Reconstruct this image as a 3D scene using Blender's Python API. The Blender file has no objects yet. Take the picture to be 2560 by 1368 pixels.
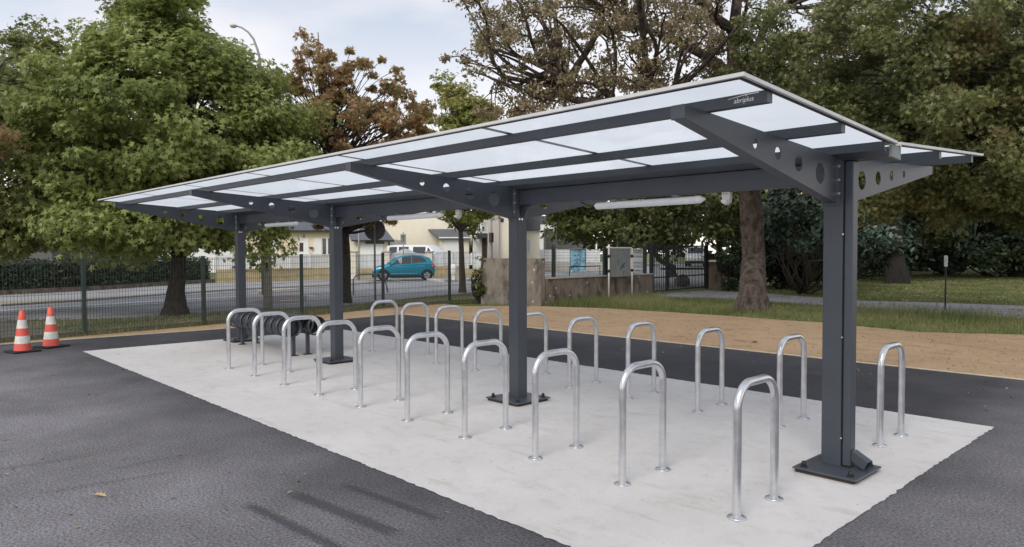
import bpy, bmesh, math, random
import numpy as np
from mathutils import Vector, Matrix
from mathutils.geometry import tessellate_polygon
random.seed(7); RNG = np.random.default_rng(11)
S = bpy.context.scene
COL = S.collection
R = math.radians

# ------------------------------------------------------------------ camera
CP = np.array([2.1427, -5.2851, 1.6]); FPX = 1775.15; IW, IH = 2560, 1368
YAW, PITCH, ROLL = 0.8138937, -0.0300681, -0.0033689
Fv = np.array([-math.sin(YAW)*math.cos(PITCH), math.cos(YAW)*math.cos(PITCH), math.sin(PITCH)])
R0 = np.array([math.cos(YAW), math.sin(YAW), 0.0]); U0 = np.cross(R0, Fv)
Rv = math.cos(ROLL)*R0 + math.sin(ROLL)*U0
Uv = -math.sin(ROLL)*R0 + math.cos(ROLL)*U0
cam = bpy.data.cameras.new('camera'); camo = bpy.data.objects.new('camera', cam); COL.objects.link(camo)
m = Matrix(((Rv[0], Uv[0], -Fv[0], CP[0]), (Rv[1], Uv[1], -Fv[1], CP[1]), (Rv[2], Uv[2], -Fv[2], CP[2]), (0, 0, 0, 1)))
camo.matrix_world = m
cam.sensor_width = 36; cam.lens = 36*FPX/IW; cam.clip_end = 2000; cam.clip_start = 0.05
S.camera = camo
S.render.resolution_x, S.render.resolution_y = 1024, 547

def at(u, v, d):
    """world point seen at photograph pixel (u, v), d metres away along the view"""
    return Vector(CP + d*(Fv + Rv*(u-IW/2)/FPX - Uv*(v-IH/2)/FPX))
def gr(u, v, z=0.0):
    D = Fv + Rv*(u-IW/2)/FPX - Uv*(v-IH/2)/FPX
    t = (z-CP[2])/D[2]; p = CP + t*D
    return Vector((p[0], p[1], z))

# ------------------------------------------------------------------ world, sun
SUN_AZ = math.atan2(0.35, -0.93); SUN_EL = R(42)
world = bpy.data.worlds.new('World'); S.world = world; world.use_nodes = True
nt = world.node_tree; nt.nodes.clear()
def N(t, tree=None, **kw):
    n = (tree or nt).nodes.new(t)
    for k, v in kw.items(): setattr(n, k, v)
    return n
out = N('ShaderNodeOutputWorld'); bg = N('ShaderNodeBackground'); sky = N('ShaderNodeTexSky')
sky.sky_type = 'NISHITA'; sky.sun_disc = False; sky.sun_elevation = SUN_EL; sky.sun_rotation = SUN_AZ
sky.air_density = 1.0; sky.dust_density = 2.0
tc = N('ShaderNodeTexCoord'); mp = N('ShaderNodeMapping'); mp.inputs['Scale'].default_value = (1.6, 1.6, 5.0)
nz = N('ShaderNodeTexNoise'); nz.inputs['Scale'].default_value = 1.5; nz.inputs['Detail'].default_value = 6; nz.inputs['Roughness'].default_value = .5
cr = N('ShaderNodeValToRGB'); cr.color_ramp.elements[0].position = .40; cr.color_ramp.elements[1].position = .60
cr.color_ramp.elements[0].color = (4.6, 5.25, 6.3, 1); cr.color_ramp.elements[1].color = (6.9, 6.95, 7.45, 1)
sep = N('ShaderNodeSeparateXYZ'); hr = N('ShaderNodeValToRGB')
hr.color_ramp.elements[0].position = 0.0; hr.color_ramp.elements[0].color = (1, 1, 1, 1)
hr.color_ramp.elements[1].position = .33; hr.color_ramp.elements[1].color = (0, 0, 0, 1)
hz = N('ShaderNodeMixRGB'); hz.inputs[2].default_value = (12.0, 11.2, 10.8, 1)
mx = N('ShaderNodeMixRGB'); mx.inputs[0].default_value = .90
L = nt.links.new
L(tc.outputs['Generated'], mp.inputs[0]); L(mp.outputs[0], nz.inputs['Vector']); L(nz.outputs[0], cr.inputs[0])
L(tc.outputs['Generated'], sep.inputs[0]); L(sep.outputs['Z'], hr.inputs[0])
L(hr.outputs[0], hz.inputs[0]); L(cr.outputs[0], hz.inputs[1])
L(sky.outputs[0], mx.inputs[1]); L(hz.outputs[0], mx.inputs[2]); L(mx.outputs[0], bg.inputs[0]); bg.inputs[1].default_value = .1
L(bg.outputs[0], out.inputs[0])
sl = bpy.data.lights.new('sun', 'SUN'); sl.energy = 1.5; sl.angle = R(32); sl.color = (1, .95, .88)
so = bpy.data.objects.new('sun', sl); COL.objects.link(so)
sd = Vector((math.sin(SUN_AZ)*math.cos(SUN_EL), math.cos(SUN_AZ)*math.cos(SUN_EL), math.sin(SUN_EL)))
so.rotation_euler = sd.to_track_quat('Z', 'Y').to_euler(); so.location = (0, 0, 30)
S.view_settings.view_transform = 'Standard'; S.view_settings.look = 'None'; S.view_settings.gamma = 1
S.view_settings.exposure = 0.38
S.render.engine = 'CYCLES'
S.cycles.max_bounces = 8; S.cycles.transparent_max_bounces = 12

# ------------------------------------------------------------------ materials
def srgb(r, g, b):
    f = lambda c: (c/255/12.92) if c/255 <= .04045 else ((c/255+.055)/1.055)**2.4
    return (f(r), f(g), f(b))
def pm(name, c1, c2=None, scale=5.0, rough=.7, metal=0.0, bump=0.0, bscale=40.0, detail=4, stretch=None, trans=0.0, spec=None, coat=0, alpha=None, bd=.02):
    mt = bpy.data.materials.new(name); mt.use_nodes = True; t = mt.node_tree; b = t.nodes['Principled BSDF']
    b.inputs['Roughness'].default_value = rough; b.inputs['Metallic'].default_value = metal
    if spec is not None: b.inputs['Specular IOR Level'].default_value = spec
    if coat: b.inputs['Coat Weight'].default_value = coat; b.inputs['Coat Roughness'].default_value = .08
    tcn = t.nodes.new('ShaderNodeTexCoord'); src = tcn.outputs['Object']
    if stretch:
        mpn = t.nodes.new('ShaderNodeMapping'); mpn.inputs['Scale'].default_value = stretch
        t.links.new(src, mpn.inputs[0]); src = mpn.outputs[0]
    if c2 is None: c2 = tuple(c*.82 for c in c1)
    n = t.nodes.new('ShaderNodeTexNoise'); n.inputs['Scale'].default_value = scale; n.inputs['Detail'].default_value = detail; n.inputs['Roughness'].default_value = .62
    r = t.nodes.new('ShaderNodeValToRGB'); r.color_ramp.elements[0].position = .35; r.color_ramp.elements[1].position = .65
    r.color_ramp.elements[0].color = (*c2, 1); r.color_ramp.elements[1].color = (*c1, 1)
    t.links.new(src, n.inputs['Vector']); t.links.new(n.outputs[0], r.inputs[0]); t.links.new(r.outputs[0], b.inputs['Base Color'])
    if bump:
        n2 = t.nodes.new('ShaderNodeTexNoise'); n2.inputs['Scale'].default_value = bscale; n2.inputs['Detail'].default_value = 3
        bm = t.nodes.new('ShaderNodeBump'); bm.inputs['Strength'].default_value = bump; bm.inputs['Distance'].default_value = bd
        t.links.new(src, n2.inputs['Vector']); t.links.new(n2.outputs[0], bm.inputs['Height']); t.links.new(bm.outputs[0], b.inputs['Normal'])
    mt['ramp'] = r.name
    return mt
def leafmat(name, cols, trans=.35, rough=.55, nscale=.5):
    """cols: list of linear rgb picked per leaf"""
    mt = bpy.data.materials.new(name); mt.use_nodes = True; t = mt.node_tree; t.nodes.clear()
    o = t.nodes.new('ShaderNodeOutputMaterial'); g = t.nodes.new('ShaderNodeNewGeometry')
    n = t.nodes.new('ShaderNodeTexNoise'); n.inputs['Scale'].default_value = nscale; n.inputs['Detail'].default_value = 2
    t.links.new(g.outputs['Position'], n.inputs['Vector'])
    a = t.nodes.new('ShaderNodeMath'); a.operation = 'MULTIPLY_ADD'; a.inputs[1].default_value = 1.3; a.inputs[2].default_value = -.40
    t.links.new(n.outputs[0], a.inputs[0])
    a2 = t.nodes.new('ShaderNodeMath'); a2.operation = 'MULTIPLY_ADD'; a2.inputs[1].default_value = .55
    t.links.new(g.outputs['Random Per Island'], a2.inputs[0]); t.links.new(a.outputs[0], a2.inputs[2])
    r = t.nodes.new('ShaderNodeValToRGB'); e = r.color_ramp.elements
    while len(e) < len(cols): e.new(.5)
    for i, c in enumerate(cols):
        e[i].position = .1+.8*i/(len(cols)-1); e[i].color = (*c, 1)
    t.links.new(a2.outputs[0], r.inputs[0])
    p = t.nodes.new('ShaderNodeBsdfPrincipled'); p.inputs['Roughness'].default_value = rough; p.inputs['Specular IOR Level'].default_value = .35
    tr = t.nodes.new('ShaderNodeBsdfTranslucent'); ms = t.nodes.new('ShaderNodeMixShader'); ms.inputs[0].default_value = trans
    t.links.new(r.outputs[0], p.inputs['Base Color']); t.links.new(r.outputs[0], tr.inputs[0])
    t.links.new(p.outputs[0], ms.inputs[1]); t.links.new(tr.outputs[0], ms.inputs[2]); t.links.new(ms.outputs[0], o.inputs[0])
    return mt
M = {}
M['anth'] = pm('anthracite_paint', (.055, .064, .079), (.045, .053, .066), 2.2, .40, 0, .05, 90)
M['anth_dark'] = pm('anthracite_dark', (.02, .022, .026), None, 6, .5)
M['black'] = pm('black_plastic', (.012, .012, .013), None, 6, .5)
M['galv'] = pm('galvanised_steel', (.76, .77, .79), (.60, .61, .63), 9, .28, .93, .03, 40, detail=6)
M['alu'] = pm('aluminium_edge', (.66, .66, .65), (.58, .58, .57), 4, .5, .1)
M['white'] = pm('white_plastic', (.86, .86, .85), (.82, .82, .82), 3, .45)
M['whitewall'] = pm('white_render', (.86, .85, .83), (.8, .79, .76), 1.5, .85, 0, .1, 30)
M['cream'] = pm('cream_render', (.86, .74, .54), (.80, .69, .50), 1.0, .9, 0, .1, 30)
M['cream2'] = pm('pale_cream_render', (.86, .80, .66), (.80, .74, .61), 1.0, .9, 0, .1, 30)
M['pinkish'] = pm('pink_grey_render', (.60, .54, .50), (.55, .50, .46), 1.0, .9)
M['lowwall'] = pm('ochre_wall', (.66, .53, .31), (.50, .40, .23), 2.2, .9, 0, .2, 20)
M['slate'] = pm('slate_roof', (.115, .12, .135), (.08, .085, .097), 9, .6, 0, .3, 20, stretch=(1, 1, 4))
M['glass'] = pm('window_glass', (.03, .035, .045), None, 3, .08, 0, spec=.9)
M['brown'] = pm('brown_door', (.06, .032, .02), None, 5, .5)
M['greengrey'] = pm('green_fence_paint', (.028, .045, .036), (.02, .034, .027), 5, .55)
M['gatem'] = pm('dark_gate_paint', (.018, .028, .028), None, 5, .5)
M['pole'] = pm('weathered_wood_pole', (.55, .50, .44), (.40, .36, .31), 6, .9, 0, .4, 20, stretch=(6, 6, .6))
M['steelgrey'] = pm('grey_steel', (.30, .31, .31), (.24, .25, .25), 8, .5, .5)
M['signback'] = pm('sign_back', (.11, .11, .105), (.085, .085, .08), 5, .6)
M['panelback'] = pm('panel_back', (.25, .27, .265), (.20, .215, .21), 5, .6)
M['bark'] = pm('dark_bark', (.10, .078, .058), (.035, .027, .020), 7, .95, 0, .9, 16, detail=7, bd=.09, stretch=(3, 3, .9))
M['bark2'] = pm('brown_bark', (.155, .118, .096), (.026, .019, .015), 3.4, .95, 0, 1.0, 14, detail=10, bd=.09, stretch=(1.6, 1.6, .9))
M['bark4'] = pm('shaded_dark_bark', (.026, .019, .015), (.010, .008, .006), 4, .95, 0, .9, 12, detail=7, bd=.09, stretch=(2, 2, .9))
M['bark3'] = pm('grey_bark', (.17, .13, .105), (.09, .07, .055), 9, .95, 0, .7, 14, bd=.09, stretch=(4, 4, .7))
M['rubber'] = pm('black_rubber', (.016, .015, .014), None, 10, .8)
M['conered'] = pm('cone_red', (.78, .12, .085), (.70, .10, .07), 9, .5)
M['conewhite'] = pm('cone_white', (.78, .76, .70), (.6, .58, .52), 14, .5)
M['teal'] = pm('teal_paint', (.005, .25, .37), (.005, .24, .36), 3, .25, .3, coat=1)
M['carwhite'] = pm('white_paint', (.75, .76, .77), (.74, .75, .76), 3, .3, coat=.6)
M['tyre'] = pm('tyre', (.02, .02, .02), None, 9, .85)
M['rim'] = pm('rim', (.45, .46, .48), None, 5, .35, .8)
M['lamp'] = pm('lamp_lens', (.6, .62, .64), None, 6, .15)
M['plate'] = pm('plate', (.7, .7, .68), None, 5, .5)
M['tubeglass'] = pm('frosted_cover', (.80, .82, .83), (.76, .78, .80), 4, .35)
M['offwhite'] = pm('off_white_plastic', (.70, .67, .60), (.64, .61, .55), 5, .5)
M['cyancab'] = pm('printed_cabinet', (.35, .60, .70), (.03, .14, .25), 3.2, .6, detail=2)
M['rock'] = pm('pale_rock', (.42, .40, .36), (.16, .15, .13), 3, .9, 0, .8, 9)
M['skin'] = pm('skin', (.45, .28, .2), None, 5, .6)
M['cloth'] = pm('dark_cloth', (.03, .03, .035), None, 5, .9)
M['kerbm'] = pm('kerb_stone', (.42, .40, .36), (.33, .31, .28), 5, .9, 0, .2, 30)
M['kerbwhite'] = pm('white_painted_kerb', (.72, .69, .62), (.6, .57, .5), 5, .8)
M['edging'] = pm('pale_edging_concrete', (.62, .54, .40), (.50, .43, .31), 9, .9)
M['paint'] = pm('road_paint', (.66, .66, .66), (.45, .45, .45), 6, .7, detail=7)
M['redroad'] = pm('faded_red_asphalt', (.24, .17, .165), (.19, .15, .15), 4, .9)
M['terracotta'] = pm('planter', (.2, .15, .13), None, 5, .8)
M['soil'] = pm('soil', (.07, .055, .035), (.04, .03, .02), 3, 1, 0, .8, 15)

# concrete wall with streaks and lichen
def grime(name, c1, c2, c3, spots=True):
    mt = pm(name, c1, c2, 2.6, .95, 0, .35, 25, detail=9, stretch=(1, 1, .8))
    t = mt.node_tree; b = t.nodes['Principled BSDF']; r = t.nodes[mt['ramp']]
    tcn = t.nodes.new('ShaderNodeTexCoord')
    n = t.nodes.new('ShaderNodeTexNoise'); n.inputs['Scale'].default_value = 4; n.inputs['Detail'].default_value = 8
    mpn = t.nodes.new('ShaderNodeMapping'); mpn.inputs['Scale'].default_value = (.9, .9, .55)
    t.links.new(tcn.outputs['Object'], mpn.inputs[0]); t.links.new(mpn.outputs[0], n.inputs['Vector'])
    rr = t.nodes.new('ShaderNodeValToRGB'); rr.color_ramp.elements[0].position = .5; rr.color_ramp.elements[1].position = .68
    mix = t.nodes.new('ShaderNodeMixRGB'); mix.inputs[2].default_value = (*c3, 1)
    t.links.new(n.outputs[0], rr.inputs[0]); t.links.new(rr.outputs[0], mix.inputs[0]); t.links.new(r.outputs[0], mix.inputs[1])
    last = mix
    if spots:
        v = t.nodes.new('ShaderNodeTexVoronoi'); v.inputs['Scale'].default_value = 3.2; t.links.new(tcn.outputs['Object'], v.inputs['Vector'])
        lt = t.nodes.new('ShaderNodeMath'); lt.operation = 'LESS_THAN'; lt.inputs[1].default_value = .11; t.links.new(v.outputs['Distance'], lt.inputs[0])
        m2 = t.nodes.new('ShaderNodeMixRGB'); m2.inputs[2].default_value = (.5, .47, .4, 1)
        t.links.new(lt.outputs[0], m2.inputs[0]); t.links.new(mix.outputs[0], m2.inputs[1]); last = m2
    t.links.new(last.outputs[0], b.inputs['Base Color']); return mt
M['wallconc'] = grime('weathered_concrete', (.27, .24, .205), (.17, .15, .125), (.085, .068, .055))
M['wallconc2'] = grime('dark_weathered_concrete', (.23, .185, .15), (.13, .10, .08), (.07, .05, .04))
M['shed'] = pm('grey_cladding', (.14, .135, .135), (.10, .10, .10), 2, .9)

# ---- ground materials
def floor_base(name):
    mt = bpy.data.materials.new(name); mt.use_nodes = True; t = mt.node_tree; b = t.nodes['Principled BSDF']
    tcn = t.nodes.new('ShaderNodeTexCoord'); return mt, t, b, tcn.outputs['Object']
def noise(t, src, scale, detail=4, rough=.6):
    n = t.nodes.new('ShaderNodeTexNoise'); n.inputs['Scale'].default_value = scale; n.inputs['Detail'].default_value = detail; n.inputs['Roughness'].default_value = rough
    t.links.new(src, n.inputs['Vector']); return n.outputs[0]
def ramp(t, src, p0, p1, c0=(0, 0, 0), c1=(1, 1, 1)):
    r = t.nodes.new('ShaderNodeValToRGB'); r.color_ramp.elements[0].position = p0; r.color_ramp.elements[1].position = p1
    r.color_ramp.elements[0].color = (*c0, 1); r.color_ramp.elements[1].color = (*c1, 1); t.links.new(src, r.inputs[0]); return r.outputs[0]
def mixc(t, f, a, b_, mode='MIX'):
    mnode = t.nodes.new('ShaderNodeMixRGB'); mnode.blend_type = mode
    for i, v in ((0, f), (1, a), (2, b_)):
        if isinstance(v, (int, float)): mnode.inputs[i].default_value = v
        elif isinstance(v, tuple): mnode.inputs[i].default_value = (*v, 1)
        else: t.links.new(v, mnode.inputs[i])
    return mnode.outputs[0]
def mth(t, op, a, b_=None, clamp=False):
    n = t.nodes.new('ShaderNodeMath'); n.operation = op; n.use_clamp = clamp
    for i, v in ((0, a), (1, b_)):
        if v is None: continue
        if isinstance(v, (int, float)): n.inputs[i].default_value = v
        else: t.links.new(v, n.inputs[i])
    return n.outputs[0]
def bumpn(t, b, h, strength, dist=.01):
    bn = t.nodes.new('ShaderNodeBump'); bn.inputs['Strength'].default_value = strength; bn.inputs['Distance'].default_value = dist
    t.links.new(h, bn.inputs['Height']); t.links.new(bn.outputs[0], b.inputs['Normal'])
def smooth(t, v, a, b_):
    n = t.nodes.new('ShaderNodeMapRange'); n.interpolation_type = 'SMOOTHSTEP'
    n.inputs['From Min'].default_value = a; n.inputs['From Max'].default_value = b_
    t.links.new(v, n.inputs['Value']); return n.outputs[0]

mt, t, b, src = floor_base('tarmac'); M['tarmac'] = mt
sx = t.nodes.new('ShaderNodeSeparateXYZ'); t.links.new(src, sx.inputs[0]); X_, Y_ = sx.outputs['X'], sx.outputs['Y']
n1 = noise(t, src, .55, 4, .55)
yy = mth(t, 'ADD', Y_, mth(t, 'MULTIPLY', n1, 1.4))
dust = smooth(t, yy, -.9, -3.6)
pale_zone_x = smooth(t, mth(t, 'ADD', X_, mth(t, 'MULTIPLY', n1, 3.0)), -13.5, -6.5)
dust = mth(t, 'MULTIPLY', dust, pale_zone_x)
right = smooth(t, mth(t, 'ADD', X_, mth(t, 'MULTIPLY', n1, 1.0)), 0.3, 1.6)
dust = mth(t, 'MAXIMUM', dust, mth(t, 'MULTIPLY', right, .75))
base = mixc(t, dust, (.058, .058, .064), (.225, .217, .226))  # base colour turns paler towards the near side and the right end
grain = noise(t, src, 150, 3, .7); grain2 = noise(t, src, 55, 3, .7)
g1 = ramp(t, grain, .3, .7, (.45, .45, .45), (1.5, 1.5, 1.5)); g2 = ramp(t, grain2, .32, .68, (.42, .42, .42), (1.68, 1.67, 1.70))
c = mixc(t, 1.0, base, g1, 'MULTIPLY'); c = mixc(t, 1.0, c, g2, 'MULTIPLY')
pt = ramp(t, noise(t, src, .9, 7, .65), .36, .66, (.74, .73, .72), (1.2, 1.18, 1.19)); c = mixc(t, 1.0, c, pt, 'MULTIPLY')
# worn dark scuff bars left by the roller, each a stain with its own outline
def bar(x0, y0, x1, y1, w, soft=.06):
    dx, dy = x1-x0, y1-y0; L_ = math.hypot(dx, dy); dx, dy = dx/L_, dy/L_
    px = mth(t, 'SUBTRACT', X_, (x0+x1)/2); py = mth(t, 'SUBTRACT', Y_, (y0+y1)/2)
    al = mth(t, 'ABSOLUTE', mth(t, 'ADD', mth(t, 'MULTIPLY', px, dx), mth(t, 'MULTIPLY', py, dy)))
    ac = mth(t, 'ABSOLUTE', mth(t, 'SUBTRACT', mth(t, 'MULTIPLY', px, dy), mth(t, 'MULTIPLY', py, dx)))
    w1 = mth(t, 'MULTIPLY', mth(t, 'SUBTRACT', grain2, .5), .10)
    return mth(t, 'MULTIPLY', smooth(t, mth(t, 'ADD', al, w1), L_/2+.06, L_/2-.12), smooth(t, mth(t, 'ADD', ac, w1), w+soft/2, w-soft/2))
st = bar(-2.2, -2.80, -1.2, -2.71, .035)
for a in ((-2.3, -3.14, -1.18, -3.02, .055), (-2.3, -3.44, -1.2, -3.36, .04)): st = mth(t, 'MAXIMUM', st, bar(*a))
s2 = bar(-3.69, -3.9, -3.72, -3.42, .02, .09)
for a in ((-3.43, -4.35, -3.32, -3.56, .03, .1), (-4.3, -4.6, -4.2, -3.9, .03, .1)): s2 = mth(t, 'MAXIMUM', s2, bar(*a))
st = mth(t, 'MAXIMUM', mth(t, 'MULTIPLY', st, .72), mth(t, 'MULTIPLY', s2, .38))
c = mixc(t, st, c, mixc(t, 1.0, (.042, .043, .046), g1, 'MULTIPLY'))
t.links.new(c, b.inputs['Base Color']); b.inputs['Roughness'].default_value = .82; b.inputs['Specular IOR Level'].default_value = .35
bumpn(t, b, mixc(t, .6, grain, grain2), 1.0, .02)

mt, t, b, src = floor_base('concrete_slab'); M['slab'] = mt
c = ramp(t, noise(t, src, .8, 6, .6), .3, .72, (.54, .515, .497), (.645, .622, .608))
bl = ramp(t, noise(t, src, 5.5, 6, .7), .30, .5, (.88, .865, .845), (1, 1, 1)); c = mixc(t, 1.0, c, bl, 'MULTIPLY')
v = t.nodes.new('ShaderNodeTexVoronoi'); v.inputs['Scale'].default_value = 7; v.inputs['Randomness'].default_value = 1
t.links.new(src, v.inputs['Vector'])
spk = ramp(t, v.outputs['Distance'], .03, .055, (.35, .33, .28), (1, 1, 1)); c = mixc(t, 1.0, c, spk, 'MULTIPLY')
fine = ramp(t, noise(t, src, 130, 2, .6), .3, .7, (.93, .93, .93), (1.05, 1.05, 1.05)); c = mixc(t, 1.0, c, fine, 'MULTIPLY')
wp = t.nodes.new('ShaderNodeMapping'); wp.inputs['Scale'].default_value = (.8, 3.5, 1); t.links.new(src, wp.inputs[0])
tr_ = ramp(t, noise(t, wp.outputs[0], 1.3, 6, .7), .56, .7, (1, 1, 1), (.84, .82, .79)); c = mixc(t, 1.0, c, tr_, 'MULTIPLY')
t.links.new(c, b.inputs['Base Color']); b.inputs['Roughness'].default_value = .75
bumpn(t, b, noise(t, src, 45, 5, .6), .12, .01)

mt, t, b, src = floor_base('sandy_gravel'); M['sand'] = mt
c = ramp(t, noise(t, src, .35, 5, .6), .3, .7, (.35, .225, .135), (.46, .33, .195))
c = mixc(t, 1.0, c, ramp(t, noise(t, src, 60, 3, .7), .3, .7, (.62, .60, .58), (1.3, 1.3, 1.28)), 'MULTIPLY')
wp = t.nodes.new('ShaderNodeMapping'); wp.inputs['Scale'].default_value = (1.0, 2.0, 1); wp.inputs['Rotation'].default_value = (0, 0, .8); t.links.new(src, wp.inputs[0])
c = mixc(t, 1.0, c, ramp(t, noise(t, wp.outputs[0], 1.6, 8, .72), .52, .7, (1, 1, 1), (.62, .56, .49)), 'MULTIPLY')
v = t.nodes.new('ShaderNodeTexVoronoi'); v.inputs['Scale'].default_value = 14; t.links.new(src, v.inputs['Vector'])
c = mixc(t, 1.0, c, ramp(t, v.outputs['Distance'], .05, .14, (.55, .5, .45), (1, 1, 1)), 'MULTIPLY')
t.links.new(c, b.inputs['Base Color']); b.inputs['Roughness'].default_value = .95
bumpn(t, b, noise(t, src, 60, 4, .7), .6, .015)

mt, t, b, src = floor_base('lawn_ground'); M['lawn'] = mt
c = ramp(t, noise(t, src, .35, 6, .65), .3, .72, (.085, .10, .03), (.16, .185, .05))
c = mixc(t, ramp(t, noise(t, src, 1.1, 6, .7), .52, .7), c, (.10, .07, .035))
c = mixc(t, 1.0, c, ramp(t, noise(t, src, 30, 3, .7), .3, .7, (.55, .55, .5), (1.4, 1.4, 1.3)), 'MULTIPLY')
t.links.new(c, b.inputs['Base Color']); b.inputs['Roughness'].default_value = 1
bumpn(t, b, noise(t, src, 40, 3, .7), .8, .03)

def tarlike(name, c0, c1, sc=1.5):
    mt, t, b, src = floor_base(name)
    c = ramp(t, noise(t, src, sc*.4, 5, .6), .3, .7, c0, c1)
    c = mixc(t, 1.0, c, ramp(t, noise(t, src, 60, 3, .7), .3, .7, (.8, .8, .8), (1.2, 1.2, 1.2)), 'MULTIPLY')
    t.links.new(c, b.inputs['Base Color']); b.inputs['Roughness'].default_value = .85
    bumpn(t, b, noise(t, src, 60, 3, .7), .4, .01); return mt
M['road'] = tarlike('road_asphalt', (.24, .235, .245), (.33, .325, .33))
M['pave'] = tarlike('pavement_asphalt', (.27, .265, .265), (.36, .355, .35))
M['pathm'] = tarlike('path_asphalt', (.25, .24, .24), (.33, .315, .32))
M['verge'] = tarlike('verge_dirt', (.075, .07, .055), (.13, .12, .09), 3)
M['dry'] = tarlike('dry_grass', (.24, .21, .11), (.34, .30, .17), 4)

# ------------------------------------------------------------------ mesh helpers
class MB:
    def __init__(s): s.v = []; s.f = []; s.sm = []
    def add(s, vs, fs, smooth=False):
        o = len(s.v); s.v += [tuple(p) for p in vs]; s.f += [tuple(i+o for i in f) for f in fs]; s.sm += [smooth]*len(fs); return s
    def box(s, c, d, rz=0, M3=None):
        hx, hy, hz_ = d[0]/2, d[1]/2, d[2]/2; vs = []
        for x in (-hx, hx):
            for y in (-hy, hy):
                for z in (-hz_, hz_):
                    p = Vector((x, y, z))
                    if M3 is not None: p = M3 @ p
                    elif rz: p = Matrix.Rotation(rz, 3, 'Z') @ p
                    vs.append(p+Vector(c))
        return s.add(vs, [(0, 1, 3, 2), (4, 6, 7, 5), (0, 4, 5, 1), (2, 3, 7, 6), (0, 2, 6, 4), (1, 5, 7, 3)])
    def b2(s, a, b_): return s.box([(a[i]+b_[i])/2 for i in range(3)], [abs(b_[i]-a[i]) for i in range(3)])
    def tube(s, pts, r, n=8, caps=True, smooth=True):
        pts = [Vector(p) for p in pts]; k = len(pts); rs = r if hasattr(r, '__len__') else [r]*k
        up = None; vs = []
        for i, p in enumerate(pts):
            d = (pts[min(i+1, k-1)]-pts[max(i-1, 0)])
            if d.length < 1e-9: d = Vector((0, 0, 1))
            d.normalize()
            if up is None:
                a = Vector((0, 0, 1)) if abs(d.z) < .9 else Vector((1, 0, 0)); up = d.cross(a).normalized()
            else:
                up = (up-d*up.dot(d)); up = up.normalized() if up.length > 1e-6 else d.orthogonal().normalized()
            w = d.cross(up)
            for j in range(n):
                a = 2*math.pi*j/n; vs.append(p+up*math.cos(a)*rs[i]+w*math.sin(a)*rs[i])
        fs = [(i*n+j, i*n+(j+1) % n, (i+1)*n+(j+1) % n, (i+1)*n+j) for i in range(k-1) for j in range(n)]
        o = len(s.v); s.add(vs, fs, smooth)
        if caps:
            s.f += [tuple(o+j for j in range(n))[::-1], tuple(o+(k-1)*n+j for j in range(n))]; s.sm += [False]*2
        return s
    def lathe(s, c, prof, n=16, smooth=True):
        vs = [(c[0]+r*math.cos(2*math.pi*j/n), c[1]+r*math.sin(2*math.pi*j/n), c[2]+z) for r, z in prof for j in range(n)]
        k = len(prof); fs = [(i*n+j, i*n+(j+1) % n, (i+1)*n+(j+1) % n, (i+1)*n+j) for i in range(k-1) for j in range(n)]
        return s.add(vs, fs, smooth)
    def prism(s, poly, fn, t0, t1, holes=()):
        """poly (2d) extruded between t0 and t1; fn(a, b, t) -> point"""
        loops = [list(poly)]+[list(h) for h in holes]; flat = [p for l in loops for p in l]
        tris = tessellate_polygon([[Vector((p[0], p[1], 0)) for p in l] for l in loops])
        n = len(flat); vs = [fn(a, b_, t0) for a, b_ in flat]+[fn(a, b_, t1) for a, b_ in flat]
        fs = [tuple(x) for x in tris]+[tuple(i+n for i in x)[::-1] for x in tris]; o = 0
        for l in loops:
            k = len(l); fs += [(o+i, o+(i+1) % k, n+o+(i+1) % k, n+o+i) for i in range(k)]; o += k
        return s.add(vs, fs)
    def build(s, name, mat, parent=None, bevel=0, loc=None, segs=2):
        me = bpy.data.meshes.new(name); me.from_pydata(s.v, [], s.f); me.materials.append(mat)
        me.polygons.foreach_set('use_smooth', s.sm)
        bm = bmesh.new(); bm.from_mesh(me); bmesh.ops.recalc_face_normals(bm, faces=bm.faces); bm.to_mesh(me); bm.free(); me.update()
        o = bpy.data.objects.new(name, me); COL.objects.link(o)
        if parent is not None: o.parent = parent
        if loc is not None: o.location = loc
        if bevel:
            md = o.modifiers.new('bevel', 'BEVEL'); md.width = bevel; md.segments = segs; md.limit_method = 'ANGLE'; md.angle_limit = R(40)
        return o
def tag(o, label=None, cat=None, group=None, kind=None):
    for k, v_ in (('label', label), ('category', cat), ('group', group), ('kind', kind)):
        if v_: o[k] = v_
    return o
def thing(name, label, cat, loc=(0, 0, 0), rz=0, group=None):
    o = bpy.data.objects.new(name, None); COL.objects.link(o); o.location = loc; o.rotation_euler = (0, 0, rz); o.empty_display_size = .2
    return tag(o, label, cat, group)
def copy_tree(o, parent=None):
    c = o.copy(); COL.objects.link(c); c.parent = parent
    for ch in list(o.children): copy_tree(ch, c)
    return c
def sheet(name, pts, z, mat, sub=0, jit=0):
    pts = [Vector((p[0], p[1], z)) for p in pts]
    if sub:
        q = []
        for i, p in enumerate(pts):
            n_ = pts[(i+1) % len(pts)]; k = max(1, int((n_-p).length/sub)); d = (n_-p).normalized(); nn = Vector((-d.y, d.x, 0))
            for j in range(k): q.append(p.lerp(n_, j/k)+(nn*random.gauss(0, jit) if j else Vector()))
        pts = q
    me = bpy.data.meshes.new(name)
    tris = tessellate_polygon([pts]); me.from_pydata([tuple(p) for p in pts], [], [tuple(x) for x in tris]); me.materials.append(mat)
    bm = bmesh.new(); bm.from_mesh(me); bmesh.ops.recalc_face_normals(bm, faces=bm.faces)
    if sum(f.normal.z for f in bm.faces) < 0: bmesh.ops.reverse_faces(bm, faces=bm.faces)
    bm.to_mesh(me); bm.free()
    o = bpy.data.objects.new(name, me); COL.objects.link(o); return tag(o, kind='structure')

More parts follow.
